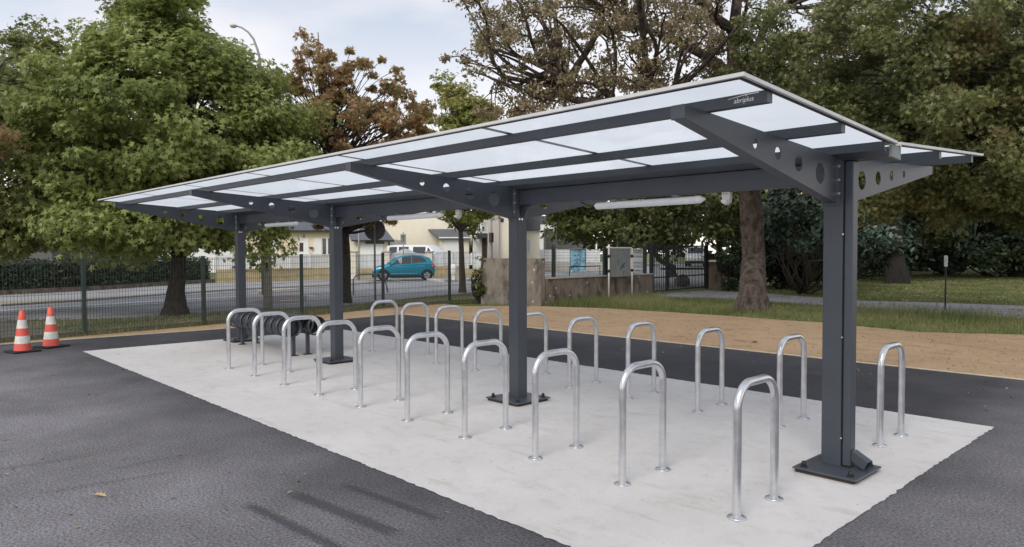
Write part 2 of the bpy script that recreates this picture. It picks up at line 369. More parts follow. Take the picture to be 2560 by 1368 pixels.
# ------------------------------------------------------------------ the ground
g = lambda *q: [gr(*p) for p in q]
sheet('ground', [(-400, -300), (400, -300), (400, 400), (-400, 400)], -.045, M['lawn'])
slab = sheet('concrete_slab', [(-11.09, -2.45), (.4956, -2.45), (.4956, 2.265), (-11.09, 2.265)], .004, M['slab'], .035, .005)
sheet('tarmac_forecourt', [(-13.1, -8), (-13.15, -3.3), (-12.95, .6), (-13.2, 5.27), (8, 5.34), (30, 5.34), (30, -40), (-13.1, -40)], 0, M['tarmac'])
# sandy ground and the grass verges beyond it
tanfar = g((1160, 765), (1316, 764), (1504, 770), (1691, 781), (1832, 790), (1960, 800), (2049, 805), (2135, 814), (2305, 830), (2560, 836), (3000, 850))
tb = [Vector((-14.2, -3.4, 0)), Vector((-14.0, -1.8, 0)), Vector((-14.25, .6, 0)), Vector((-14.9, 3.2, 0)), Vector((-15.7, 6.3, 0)), Vector((-15.5, 8.4, 0))]
q = [Vector((-14.2, -20, 0))]+tb+tanfar+[Vector((30, 5.3, 0)), Vector((-13.19, 5.25, 0)), Vector((-12.93, .6, 0)), Vector((-13.13, -3.3, 0)), Vector((-13.0, -20, 0))]
sheet('sandy_ground', q, -.006, M['sand'], .12, .02)
k = MB()
for a, b_ in (((-13.2, 5.27), (9, 5.34)), ((-13.2, 5.27), (-12.95, .6)), ((-12.95, .6), (-13.15, -3.3)), ((-13.15, -3.3), (-13.1, -12))):
    a = Vector((*a, 0)); b_ = Vector((*b_, 0)); d = (b_-a); k.box((a+b_)/2+Vector((0, 0, -.005)), (d.length+.03, .045, .03), math.atan2(d.y, d.x))
tag(k.build('edging_kerb', M['edging']), kind='structure')
pnear = g((1560, 740), (1640, 741), (1800, 745.6), (1913, 753), (2049, 762), (2135, 766), (2305, 780), (2560, 794.6), (2900, 812))
pfar = g((1600, 735), (1650, 731.5), (1765, 724), (1910, 731), (2049, 741), (2135, 748.5), (2364, 754.5), (2560, 762), (2900, 772))
sheet('park_path', pnear+pfar[::-1], -.036, M['pathm'])
k = MB()
for a, b_ in zip(pnear[1:-1], pnear[2:]):
    d = b_-a; k.box((a+b_)/2+Vector((0, 0, -.03)), (d.length+.02, .06, .05), math.atan2(d.y, d.x))
tag(k.build('path_kerb', M['kerbm']), kind='structure')
# street
hedgeline = g((-900, 790), (0, 736), (210, 726), (420, 712), (535, 705.5))
wallline = g((540, 705.5), (690, 702), (830, 697), (980, 694), (1200, 689), (1500, 668))
kerbfar = g((-900, 825), (0, 763), (210, 750), (420, 735), (600, 723), (760, 716), (870, 711), (1000, 702), (1100, 700), (1300, 688), (1520, 671))
nearv = g((-900, 840), (0, 800), (270, 795), (400, 790), (600, 776), (870, 762), (1100, 738), (1250, 725), (1500, 705), (1640, 728))
sheet('street_road', [Vector((-19, -60, 0))]+nearv[1:]+g((1800, 712), (1800, 668), (1650, 655))+g((1520, 668), (1300, 684), (1100, 692))+hedgeline[::-1]+[Vector((-34, -60, 0))], -.036, M['road'])
sheet('far_pavement', kerbfar[1:7]+g((840, 712), (900, 708))+wallline[3::-1]+hedgeline[:0:-1], -.028, M['pave'])
sheet('dry_verge_strip', g((-300, 775), (0, 754), (210, 744), (420, 731), (600, 720), (850, 709), (850, 711.5), (600, 722.6), (420, 734.6), (210, 749.6), (0, 762.6), (-300, 786)), -.021, M['dry'], .3, .05)
k = MB()
for a, b_ in zip(kerbfar[1:7], kerbfar[2:8]):
    d = b_-a; k.box((a+b_)/2+Vector((0, 0, .0)), (d.length, .14, .06), math.atan2(d.y, d.x))
tag(k.build('far_kerb', M['kerbm']), kind='structure')
sheet('near_verge', nearv[1:]+[Vector((-13.6, 15.4, 0)), Vector((-13.2, 10.6, 0)), Vector((-15.3, 9.4, 0)), Vector((-15.9, 9.2, 0)), Vector((-15.8, 6.3, 0)), Vector((-14.6, 3.2, 0)), Vector((-14.1, .6, 0)), Vector((-13.75, -1.8, 0)), Vector((-13.5, -3.3, 0)), Vector((-13.9, -30, 0)), Vector((-19, -30, 0))], -.018, M['verge'], .25, .04)
def mark(*lines):
    kk = MB()
    for (u0, v0, u1, v1, w) in lines:
        a, b_ = gr(u0, v0, -.031), gr(u1, v1, -.031); d = b_-a; n_ = Vector((-d.y, d.x, 0)).normalized()*w/2
        kk.add([a-n_, b_-n_, b_+n_, a+n_], [(0, 1, 2, 3)])
    return kk
o = mark((-300, 794, 210, 763.5, .48), (210, 763.5, 430, 750, .48), (430, 750, 600, 741, .45), (-300, 803, 120, 777, .16), (210, 769.5, 600, 746.5, .16),
     (120, 822, 200, 819, .1), (110, 823, 188, 820, .08), (860, 713.5, 992, 708.8, .30), (935, 723.5, 1052, 716.2, .16), (985, 731, 1125, 719.5, .16), (870, 742, 935, 738, .12), (860, 748, 940, 743, .1),
     (620, 762, 785, 757, .12), (700, 752, 760, 749.5, .2), (762, 738, 790, 741, .25), (1130, 702, 1215, 694, .5), (1180, 722, 1300, 716, .15),
     (1355, 686, 1510, 676, .22), (1355, 680, 1510, 669.5, .16), (1355, 674, 1500, 664, .12)).build('road_markings', M['paint']); tag(o, kind='structure')
sheet('red_crossing_patch', g((618, 755), (690, 738), (770, 736), (765, 750), (680, 757)), -.0325, M['redroad'])
k = MB(); k.tube([gr(u, v_, .0) for u, v_ in ((640, 733.5), (690, 729.5), (752, 727.5))], .13, 8)
tag(k.build('traffic_island_kerb', M['kerbwhite']), kind='structure')
k = MB(); k.tube([gr(u, v_, 0) for u, v_ in ((1068, 700), (1110, 703), (1150, 702), (1215, 697))], .10, 8)
tag(k.build('junction_kerb', M['kerbwhite']), kind='structure')

# ------------------------------------------------------------------ the shelter
SH = thing('bicycle_shelter', 'long anthracite cycle shelter with translucent butterfly roof on four posts', 'bike shelter')
TILT = .0042
def zt(x, z): return z-TILT*x
VZ, SL, HW = 2.335, .0535, 2.12
XR, XL = .415, -11.38
PX = [0.0, -3.362, -7.215, -10.652]
hexa = lambda cx, cy, r: [(cx+r*math.cos(math.pi*i/3), cy+r*math.sin(math.pi*i/3)) for i in range(6)]
for i, x in enumerate(PX):
    p = MB().b2((x-.07, -.07, .04), (x+.07, .07, zt(x, 2.25))).build('post', M['anth'], SH, .006)
    if i == 0:
        dp = MB().b2((x+.076, -.058, .05), (x+.134, .038, zt(x, 2.243))).build('downpipe', M['anth'], p, .008)
        sp = MB(); a = Vector((x+.13, -.01, .135)); d = Vector((.85, -.12, -.42)).normalized(); s_ = Vector((0.1, 1, 0)).normalized(); n_ = d.cross(s_)
        vs = [a+d*(.13*e)+s_*(.034*w)+n_*(.034*h) for e in (0, 1) for w, h in ((-1, -1), (1, -1), (1, 1), (-1, 1))]
        sp.add(vs, [(0, 1, 5, 4), (1, 2, 6, 5), (2, 3, 7, 6), (3, 0, 4, 7), (0, 1, 2, 3)]); sp.build('spout', M['anth'], p)
        for zz in (.25, .98, 1.72): MB().tube([(x+.073, -.062, zz), (x+.073, -.074, zz)], .006, 8).build('rivet', M['galv'], p)
    cx, cy, hx, hy = (x+.05, -.08, .225, .235) if i == 0 else (x+.02, -.02, .25, .25)
    bp = MB().b2((cx-hx, cy-hy, .028), (cx+hx, cy+hy, .043)).build('base_plate', M['anth'], SH, .01)
    gt = MB().b2((cx-hx+.015, cy-hy+.02, .004), (cx+hx-.03, cy+hy-.02, .0275)).build('grout_bed', M['soil'], bp)
    for ax in (-1, 1):
        for ay in (-1, 1):
            bx_, by_ = cx+ax*(hx-.06), cy+ay*(hy-.06)
            MB().prism(hexa(bx_, by_, .019), lambda a, b_, t_: (a, b_, t_), .043, .064).lathe((bx_, by_, .064), [(.017, 0), (.016, .012), (.008, .02), (0, .022)], 8).lathe((bx_, by_, .0434), [(.028, 0), (.028, .003), (0, .003)], 12).build('anchor_bolt', M['black'], bp)
# arms: C section with four round holes
def arm_mesh(sgn):
    k = MB(); ya, yb = .10, 2.035
    zb0, zb1, = 1.945, 2.305
    top = lambda y: VZ+SL*y-.068
    poly = [(ya, zb0), (yb, zb1), (yb, top(yb)), (ya, top(ya))]
    holes = []
    for hy, hz_, r in ((1.28, 2.247, .030), (.99, 2.215, .041), (.70, 2.175, .054), (.37, 2.135, .072)):
        n_ = 20; holes.append([(hy+r*math.cos(-2*math.pi*j/n_), hz_+r*math.sin(-2*math.pi*j/n_)) for j in range(n_)])
    k.prism(poly, lambda a, b_, t_: (t_, sgn*a, b_), .028, .034, holes)
    # flanges turned back (-x), top and bottom, tip cap and root plate
    def strip(y0, z0, y1, z1, th):
        d = Vector((y1-y0, z1-z0)).normalized(); n_ = Vector((-d.y, d.x))*th
        k.prism([(y0, z0), (y1, z1), (y1+n_.x, z1+n_.y), (y0+n_.x, z0+n_.y)], lambda a, b_, t_: (t_, sgn*a, b_), -.045, .0277)
    strip(ya, zb0, yb, zb1, .006); strip(ya, top(ya)-.007, yb, top(yb)-.007, .006)
    return k
def arm_cap(sgn):
    return MB().b2((-.048, sgn*2.036, 2.300), (.037, sgn*2.046, VZ+SL*2.04-.066))
def root_plate(sgn):
    k = MB().b2((-.062, sgn*.0705, 1.93), (.066, sgn*.082, 2.262)); return k
def root_bolt(sgn, zz, xx=.046):
    k = MB(); y0 = sgn*.082; k.prism(hexa(xx, zz, .011), lambda a, b_, t_: (a, t_, b_), y0+sgn*.0002, y0+sgn*.009)
    return k.tube([(xx, y0+sgn*.0, zz), (xx, y0+sgn*.019, zz)], .0055, 8)
for sgn in (-1, 1):
    a0 = arm_mesh(sgn).build('arm', M['anth'], SH); c0 = arm_cap(sgn).build('end_cap', M['anth'], a0, .004)
    r0 = root_plate(sgn).build('root_plate', M['anth'], a0); [root_bolt(sgn, zz).build('root_bolt', M['galv'], a0) for zz in (2.205, 2.108, 2.010)]
    for i, x in enumerate(PX):
        a = a0 if i == 0 else copy_tree(a0, SH)
        a.location = (x, 0, zt(x, 0)+.0)
        if i and sgn < 0: pass
# beams between posts and gusset brackets
for i in range(3):
    x0, x1 = PX[i]-.0705, PX[i+1]+.0705
    k = MB(); ym = .045
    vs = [(x, y, zt(x, z)) for x in (x0, x1) for y, z in ((-ym, 2.085), (ym, 2.085), (ym, 2.243), (-ym, 2.243))]
    k.add(vs, [(0, 1, 5, 4), (1, 2, 6, 5), (2, 3, 7, 6), (3, 0, 4, 7), (0, 3, 2, 1), (4, 5, 6, 7)])
    bm_ = k.build('beam', M['anth'], SH, .004)
for i, x in enumerate(PX):
    for s_ in ((1, -1) if 0 < i < 3 else ((-1,) if i == 0 else (1,))):
        if s_ < 0: continue
        g_ = MB(); n_ = 8
        pts = [(0, 0), (.0, -.13)]+[(.11*(1-math.cos(math.pi/2*j/n_)), -.13+.13*math.sin(math.pi/2*j/n_)*.93) for j in range(1, n_+1)]+[(.11, 0)]
        g_.prism(pts, lambda a, b_, t_: (x+s_*(.071+a), t_, zt(x, 2.084)+b_), -.03, .03)
        go = g_.build('gusset', M['anth_dark'], SH)
        for yy_ in (-.05, -.012): MB().tube([(x+.0715, yy_, zt(x, 1.935)), (x+.084, yy_, zt(x, 1.935))], .012, 8).build('gusset_bolt', M['galv'], go)
# gutter along the valley
def xprism(poly, x0, x1, holes=()): return MB().prism(poly, lambda a, b_, t_: (t_, a, zt(t_, b_)), x0, x1, holes)
gut = xprism([(-.15, 2.343), (-.15, 2.285), (-.075, 2.246), (.075, 2.246), (.15, 2.285), (.15, 2.343), (.142, 2.343), (.142, 2.30), (-.142, 2.30), (-.142, 2.343)], XL+.06, .37).build('gutter', M['anth'], SH)
xprism([(-.075, 2.33), (-.075, 2.245), (.10, 2.235), (.10, 2.33)], .372, .392).build('gutter_end', M['panelback'], gut)
# purlins
for y in (-1.80, -.87, 1.0, 1.88):
    zz = VZ+SL*abs(y)-.004; w = .028
    pu = xprism([(y-w, zz-.062), (y+w, zz-.062), (y+w, zz), (y-w, zz)], XL+.05, .385).build('purlin', M['anth'], SH)
    if y == -1.80:
        cu = bpy.data.curves.new('logo', 'FONT'); cu.body = 'abriplus'; cu.size = .036; cu.align_x = 'CENTER'; cu.extrude = .0004; cu.shear = .15
        to = bpy.data.objects.new('tmp', cu); COL.objects.link(to); dg = bpy.context.evaluated_depsgraph_get()
        me = bpy.data.meshes.new_from_object(to.evaluated_get(dg)); bpy.data.objects.remove(to)
        mb = MB(); Y0 = y-w-.0008
        mb.add([(.255+v_.co.x, Y0-v_.co.z, zt(.25, zz-.044)+v_.co.y) for v_ in me.vertices], [tuple(p.vertices) for p in me.polygons])
        zz0 = zt(.25, zz-.044)
        mb.add([(.165, Y0-.0005, zz0+.027), (.27, Y0-.0005, zz0+.039), (.34, Y0-.0005, zz0+.039), (.34, Y0-.0005, zz0+.035), (.27, Y0-.0005, zz0+.035), (.165, Y0-.0005, zz0+.025)], [(0, 1, 4, 5), (1, 2, 3, 4)])
        mb.add([(.27, Y0-.0005, zz0+.035), (.275, Y0-.0005, zz0+.035), (.27, Y0-.0005, zz0+.028), (.265, Y0-.0005, zz0+.028)], [(0, 1, 2, 3)])
        lo = mb.build('logo_lettering', M['white'], pu); lo['label'] = 'small white maker lettering near the end of the outer purlin'
# roof panels
mt = bpy.data.materials.new('opal_glazing'); mt.use_nodes = True; t = mt.node_tree; t.nodes.clear()
o_ = t.nodes.new('ShaderNodeOutputMaterial'); tl = t.nodes.new('ShaderNodeBsdfTranslucent'); tl.inputs[0].default_value = (.86, .88, .90, 1)
tp = t.nodes.new('ShaderNodeBsdfTransparent'); tp.inputs[0].default_value = (.97, .99, 1, 1); gl = t.nodes.new('ShaderNodeBsdfGlossy'); gl.inputs['Roughness'].default_value = .12
df = t.nodes.new('ShaderNodeBsdfDiffuse'); df.inputs[0].default_value = (.85, .87, .9, 1)
m1 = t.nodes.new('ShaderNodeMixShader'); m1.inputs[0].default_value = .05; m2 = t.nodes.new('ShaderNodeMixShader'); m3 = t.nodes.new('ShaderNodeMixShader'); m3.inputs[0].default_value = .12
t.links.new(tl.outputs[0], m3.inputs[1]); t.links.new(df.outputs[0], m3.inputs[2])
t.links.new(m3.outputs[0], m1.inputs[1]); t.links.new(tp.outputs[0], m1.inputs[2]); m2.inputs[0].default_value = .02
tco = t.nodes.new('ShaderNodeTexCoord'); t.links.new(mixc(t, 1.0, (.77, .80, .83), ramp(t, noise(t, tco.outputs['Object'], .9, 6, .65), .35, .65, (.90, .91, .92), (1, 1, 1)), 'MULTIPLY'), tl.inputs[0])
t.links.new(m1.outputs[0], m2.inputs[1]); t.links.new(gl.outputs[0], m2.inputs[2]); t.links.new(m2.outputs[0], o_.inputs[0]); M['opal'] = mt
NP = 6; pw = (XR-.02-(XL+.02))/NP
for sgn in (-1, 1):
    for i in range(NP):
        x0 = XL+.02+pw*i; x1 = XL+.02+pw*(i+1)
        y0, y1 = sgn*.10, sgn*(HW-.02)
        vs = [(x, y, zt(x, VZ+SL*abs(y))+.005) for x, y in ((x0, y0), (x1, y0), (x1, y1), (x0, y1))]
        MB().add(vs, [(0, 1, 2, 3)]).build('roof_panel', M['opal'], SH)
        if i:
            xx = x0; jm = MB(); vs = [(x, y, zt(x, VZ+SL*abs(y))+dz) for dz in (.0065, .011) for x, y in ((xx-.03, y0), (xx+.03, y0), (xx+.03, y1), (xx-.03, y1))]
            jm.add(vs, [(0, 1, 2, 3), (4, 5, 6, 7), (0, 1, 5, 4), (1, 2, 6, 5), (2, 3, 7, 6), (3, 0, 4, 7)]).build('panel_joint', M['alu'], SH)
    # aluminium edge trims with dark gasket under them
    zz = VZ+SL*HW
    e = xprism([(sgn*HW, zz-.004), (sgn*(HW-.02), zz-.005), (sgn*(HW-.02), zz+.014), (sgn*HW, zz+.015)], XL, XR).build('edge_trim', M['alu'], SH)
    xprism([(sgn*(HW-.021), zz-.010), (sgn*(HW-.035), zz-.0105), (sgn*(HW-.035), zz+.004), (sgn*(HW-.021), zz+.004)], XL+.02, XR-.02).build('gasket', M['anth_dark'], e)
    for xe, sx_ in ((XR, -1), (XL, 1)):
        k = MB(); vs = []
        for x in (xe, xe+sx_*.02):
            for y in (sgn*.03, sgn*(HW-.0205)):
                for dz in (-.005, .014): vs.append((x, y, zt(x, VZ+SL*abs(y))+dz))
        k.add(vs, [(0, 1, 3, 2), (4, 6, 7, 5), (0, 4, 5, 1), (2, 3, 7, 6), (0, 2, 6, 4), (1, 5, 7, 3)]); e = k.build('edge_trim', M['alu'], SH)
        k = MB(); vs = []
        for x in (xe+sx_*.0205, xe+sx_*.040):
            for y in (sgn*.16, sgn*(HW-.036)):
                for dz in (-.010, .004): vs.append((x, y, zt(x, VZ+SL*abs(y))+dz))
        k.add(vs, [(0, 1, 3, 2), (4, 6, 7, 5), (0, 4, 5, 1), (2, 3, 7, 6), (0, 2, 6, 4), (1, 5, 7, 3)]); k.build('gasket', M['anth_dark'], e)

# strip lights and sensors hung from the beams
lab = ['white sealed tube light under the nearest beam of the shelter', 'white sealed tube light under the middle beam of the shelter', 'white sealed tube light under the farthest beam of the shelter']
for i, (x0, x1) in enumerate(((-2.26, -1.11), (-5.84, -4.66), (-9.50, -8.45))):
    zc = zt((x0+x1)/2, 2.035)
    if i == 0:
        TL = thing('tube_light', lab[0], 'light', ((x0+x1)/2, 0, zc), group='tube lights under the shelter beams')
        h = (x1-x0)/2; k = MB(); pr = [(.035*math.cos(a), .035*math.sin(a)) for a in [math.pi*2*j/20 for j in range(20)]]
        k.prism([(a, b_*.95-.003) for a, b_ in pr], lambda a, b_, t_: (t_, a, b_), -h, h-.07); k.build('cover', M['tubeglass'], TL, .006)
        k = MB().tube([(h-.069, 0, 0), (h-.02, 0, 0), (h-.005, 0, 0), (h+.02, 0, 0)], [.035, .034, .022, .012], 12); k.build('end_socket', M['white'], TL)
        MB().tube([(-h-.03, 0, 0), (-h-.0005, 0, 0)], [.012, .026], 12).build('end_stop', M['white'], TL)
        for xx in (-h*.62, h*.55): MB().b2((xx-.03, -.03, .034), (xx+.03, .03, .0475)).build('clip', M['steelgrey'], TL)
        cb = MB().tube([(-h-.03, 0, 0), (-h-.1, 0, .005), (-h-.16, -.01, .03), (-h-.2, 0, .044)], .006, 6).build('cable', M['black'], TL)
    else:
        o = copy_tree(TL); o.location = ((x0+x1)/2, 0, zc); o['label'] = lab[i]
for i, (x, lb) in enumerate(((-.885, 'small white motion sensor under the nearest beam beside the first post'), (-4.36, 'small white motion sensor under the middle beam right of its tube light'))):
    if i == 0:
        SN = thing('motion_sensor', lb, 'sensor', (x, 0, zt(x, 2.085)), group='motion sensors under the beams')
        k = MB(); pr = [(-.04, 0), (.04, 0), (.036, -.05), (.034, -.085), (.0, -.112), (-.03, -.095), (-.034, -.06)]
        k.prism(pr, lambda a, b_, t_: (a, t_, b_), -.025, .02); k.build('housing', M['offwhite'], SN, .007)
        MB().lathe((0, 0, 0), [(.0, -.03), (.02, -.027), (.03, -.012), (.032, 0)], 14).build('lens', M['white'], SN, loc=(0, -.036, -.07))
        [MB().tube([(q_, -.027, -.02), (q_, -.0255, -.02)], .005, 8).build('screw', M['anth_dark'], SN) for q_ in (-.015, .012)]
    else:
        o = copy_tree(SN); o.location = (x, 0, zt(x, 2.085)); o['label'] = lb

# ------------------------------------------------------------------ hoops
def hoop_mesh(w, h=.80, r=.0262, rad=.15):
    pts = [(0, -w/2, .006), (0, -w/2, .2), (0, -w/2, .4), (0, -w/2, h-rad-.0)]
    n_ = 9
    for j in range(1, n_+1): a = math.pi/2*j/n_; pts.append((0, -w/2+rad*(1-math.cos(a)), h-rad+rad*math.sin(a)))
    pts = pts+[(p[0], -p[1], p[2]) for p in pts[::-1]]
    return MB().tube(pts, r, 16, caps=False)
near_o = [(576, 928), (641, 946), (718.6, 967), (804, 991), (910, 1020), (1028, 1055), (1173, 1099), (1352, 1151), (1570, 1216), (1862, 1303)]
near_i = [(661, 916), (730, 933), (811, 951), (897, 975), (1005, 1002), (1125, 1034), (1272, 1073), (1451, 1121), (1668, 1180), (1953, 1254)]
far_o = [(937, 880), (1015, 893), (1096, 908), (1193, 926), (1302, 946), (1428, 970), (1572, 1000), (1743, 1031), (1950, 1073), (2206, 1120)]
far_i = [(997, 872), (1074, 884), (1160, 897), (1257, 915), (1370, 935), (1491, 957), (1634, 983), (1808, 1015), (2012, 1050), (2259, 1093)]
HP = None
ordn = ['farthest', 'second farthest', 'third farthest', 'fourth farthest', 'fifth farthest', 'fifth nearest', 'fourth nearest', 'third nearest', 'second nearest', 'nearest']
for row, (A_, B_, xo, dx, yo, yi) in enumerate(((near_o, near_i, -.048, .8483, -1.418, -.945), (far_o, far_i, -.018, .8523, .8994, 1.3664))):
    for k_ in range(10):
        a, b_ = gr(*A_[k_]), gr(*B_[k_])
        x = -xo*0+xo-dx*(9-k_) if False else (xo - dx*(9-k_))
        cy = (yo+yi)/2; wdt = yi-yo
        # keep the measured foot positions, softened towards the even row
        mx_ = (a.x+b_.x)/2; my_ = (a.y+b_.y)/2
        fx, fy = (x*.5+mx_*.5, cy*.6+my_*.4) if k_ > 3 else (x*.8+mx_*.2, cy*.9+my_*.1)
        rz = random.uniform(-.02, .02)
        side = 'near row' if row == 0 else 'back row beside the sandy ground'
        lb = '%s galvanised bike hoop of the %s' % (ordn[k_], side)+(' on the slab' if row == 0 else '')
        if HP is None:
            HP = thing('bike_hoop', lb, 'bike hoop', (fx, fy, .004), rz, 'galvanised bike hoops in two rows on the slab')
            hoop_mesh(.475).build('tube', M['galv'], HP)
            for s_ in (-1, 1):
                fl = MB().lathe((0, s_*.2375, 0), [(0, .0005), (.056, .0005), (.058, .004), (.055, .008), (.034, .0095), (.030, .016), (.0264, .0165)], 24).build('foot_flange', M['galv'], HP)
                for a_ in (.6, 2.7, 4.8): MB().lathe((.043*math.cos(a_), s_*.2375+.043*math.sin(a_), .0092), [(.007, 0), (.006, .003), (0, .004)], 8).build('foot_screw', M['steelgrey'], fl)
        else:
            o = copy_tree(HP); o.location = (fx, fy, .004); o.rotation_euler = (0, 0, rz); o['label'] = lb

# ------------------------------------------------------------------ two sided ring rack between the far posts
RK = thing('ring_bike_rack', 'dark grey rack with hanging wheel rings under the far end of the shelter', 'bike rack', (-9.15, -.08, .004))
for xx in (-.95, .97):
    for yy_ in (-.13, .11):
        lg = MB().b2((xx-.025, yy_-.025, .006), (xx+.025, yy_+.025, .60)).build('leg', M['anth'], RK, .003)
        MB().lathe((xx, yy_, 0), [(0, .0005), (.075, .0005), (.075, .006), (0, .006)], 20).build('foot_plate', M['anth_dark'], lg)
MB().b2((-1.12, -.15, .601), (1.12, .13, .612)).build('top_plate', M['anth'], RK, .003)
for xx in (-.95, -.3, .3, .97):
    for yy_ in (-.13, .11): MB().lathe((xx, yy_, .612), [(.02, 0), (.018, .008), (0, .014)], 10).build('dome_bolt', M['anth'], RK)
def ring_mesh(x, y, rr=.15, w=.165, th=.008, zc=.45):
    k = MB(); n_ = 24; vs = []
    for j in range(n_):
        a = 2*math.pi*j/n_
        for q_, dxx in ((rr, -w/2), (rr, w/2), (rr-th, w/2), (rr-th, -w/2)):
            vs.append((x+dxx+.10*math.sin(a)*0, y+q_*math.cos(a), zc+q_*math.sin(a)))
    fs = []
    for j in range(n_):
        a, b_ = j*4, ((j+1) % n_)*4
        for e in range(4): fs.append((a+e, a+(e+1) % 4, b_+(e+1) % 4, b_+e))
    return k.add(vs, fs, True)
for sy in (-.20, .20):
    for j in range(10):
        rg = ring_mesh(-1.02+j*.226+(.0 if sy < 0 else .03), sy).build('wheel_ring', M['anth'], RK)
        rg2 = ring_mesh(-1.02+j*.226+(.0 if sy < 0 else .03), sy, .1545, .022, .004).build('ring_rim', M['anth_dark'], rg)

# ------------------------------------------------------------------ traffic cones
def cone(label, x, y, rz, h=.68, lean=0):
    T = thing('traffic_cone', label, 'traffic cone', (x, y, .001), rz, 'traffic cones on the tarmac')
    MB().b2((-.20, -.20, 0), (.20, .20, .03)).build('base', M['rubber'], T, .02)
    z0 = .031; r0, r1 = .128, .036; bands = [(0, .17, 'conered'), (.17, .36, 'conewhite'), (.36, .55, 'conered'), (.55, .76, 'conewhite'), (.76, .95, 'conered')]
    rr = lambda f: r0+(r1-r0)*f
    H = h-z0
    for a, b_, mm in bands:
        nm = 'red_band' if mm == 'conered' else 'white_band'
        e = .0015 if mm == 'conewhite' else 0
        MB().lathe((0, 0, z0), [(rr(a)+e, a*H), (rr(b_)+e, b_*H)]+([(rr(.95)-.004, .955*H), (rr(.95)-.006, .97*H), (rr(1)-.004, .985*H), (rr(1)-.012, H), (rr(1)-.02, .97*H)] if b_ > .9 else []), 28).build(nm, M[mm], T)
    return T
cone('left of two red and white traffic cones, nearer the edge of the picture', -11.735, -3.165, .25)
cone('right of two red and white traffic cones, nearer the slab corner', -12.10, -2.70, .45, .69)

# ------------------------------------------------------------------ green mesh fence
FN = thing('mesh_fence', 'dark green welded wire fence with square posts along the street side', 'fence')
fpts = [(-13.0, -8.2), (-13.35, -4.6), (-13.73, -1.84), (-14.12, .586), (-14.6, 3.19), (-15.35, 6.1), (-15.55, 8.7), (-15.45, 9.75)]
ftop = [1.5, 1.48, 1.47, 1.50, 1.53, 1.56, 1.62, 1.62]
for (x, y), h in zip(fpts[:-1], ftop):
    MB().b2((x-.035, y-.035, -.04), (x+.035, y+.035, h+.04)).build('fence_post', M['greengrey'], FN, .004)
def mesh_panel(a, b_, z0, z1a, z1b, par, dx=.055, mat='greengrey', r=.0026):
    a = Vector(a); b_ = Vector(b_); L_ = (b_-a).length; n_ = int(L_/dx); k = MB(); d = (b_-a)/L_; nn = Vector((-d.y, d.x, 0))
    def bar_(p, q_, r_):
        dd = (q_-p).normalized(); s_ = dd.cross(nn).normalized()*r_; m_ = nn*r_
        vs = [p-s_-m_, p+s_-m_, p+s_+m_, p-s_+m_, q_-s_-m_, q_+s_-m_, q_+s_+m_, q_-s_+m_]
        k.add(vs, [(0, 1, 5, 4), (1, 2, 6, 5), (2, 3, 7, 6), (3, 0, 4, 7)])
    for i in range(1, n_):
        p = a.lerp(b_, i/n_); zz = z1a+(z1b-z1a)*i/n_; bar_(Vector((p.x, p.y, z0)), Vector((p.x, p.y, zz)), r)
    m_ = nn*(2*r)
    zs = [.0, .14]
    for j in range(10):
        f = j/9
        for off in ((0,) if j not in (0, 3, 6, 9) else (-.015, .015)):
            bar_(Vector((a.x, a.y, z0+.03+(z1a-z0-.06)*f+off))+m_, Vector((b_.x, b_.y, z0+.03+(z1b-z0-.06)*f+off))+m_, r*1.1)
    return k.build('mesh_panel', M[mat], par)
for i in range(len(fpts)-1):
    a, b_ = fpts[i], fpts[i+1]
    mesh_panel((*a, 0), (*b_, 0), 0.01, ftop[i], ftop[i+1], FN)
k = MB()
for i in range(len(fpts)-1):
    a = Vector((*fpts[i], 0)); b_ = Vector((*fpts[i+1], 0)); d = b_-a
    k.box((a+b_)/2+Vector((.04, 0, .02)), (d.length-.09, .05, .13), math.atan2(d.y, d.x))
k.build('concrete_gravel_board', M['verge'], FN)

# ------------------------------------------------------------------ foliage machinery
def star(n_lobes=5):
    pts = []
    for i in range(n_lobes):
        a = R(-70+140/(n_lobes-1)*i*1.0)*1.55; ln = 1.0 if i == n_lobes//2 else (.86 if i in (1, n_lobes-2) else .62)
        pts.append((math.sin(a)*ln, math.cos(a)*ln))
        if i < n_lobes-1:
            a2 = R(-70+140/(n_lobes-1)*(i+.5))*1.55; pts.append((math.sin(a2)*.36, math.cos(a2)*.36))
    pts.append((0, -.16)); return np.array([(x, y, -.22*(x*x+y*y)) for x, y in pts])
LEAF = {'star': star(5)*.95,
        'oval': np.array([(0, -.9, 0), (.38, -.3, .05), (.36, .35, .02), (0, 1, -.12), (-.36, .35, .02), (-.38, -.3, .05)]),
        'lance': np.array([(0, -1, 0), (.17, -.2, .03), (0, 1, -.15), (-.17, -.2, .03)]),
        'spray': np.array([(0, -1, 0), (.10, -.35, 0), (.75, -.15, .05), (.14, .05, 0), (.6, .55, .05), (.08, .4, 0), (0, 1, -.2), (-.08, .4, 0), (-.6, .55, .05), (-.14, .05, 0), (-.75, -.15, .05), (-.10, -.35, 0)])}
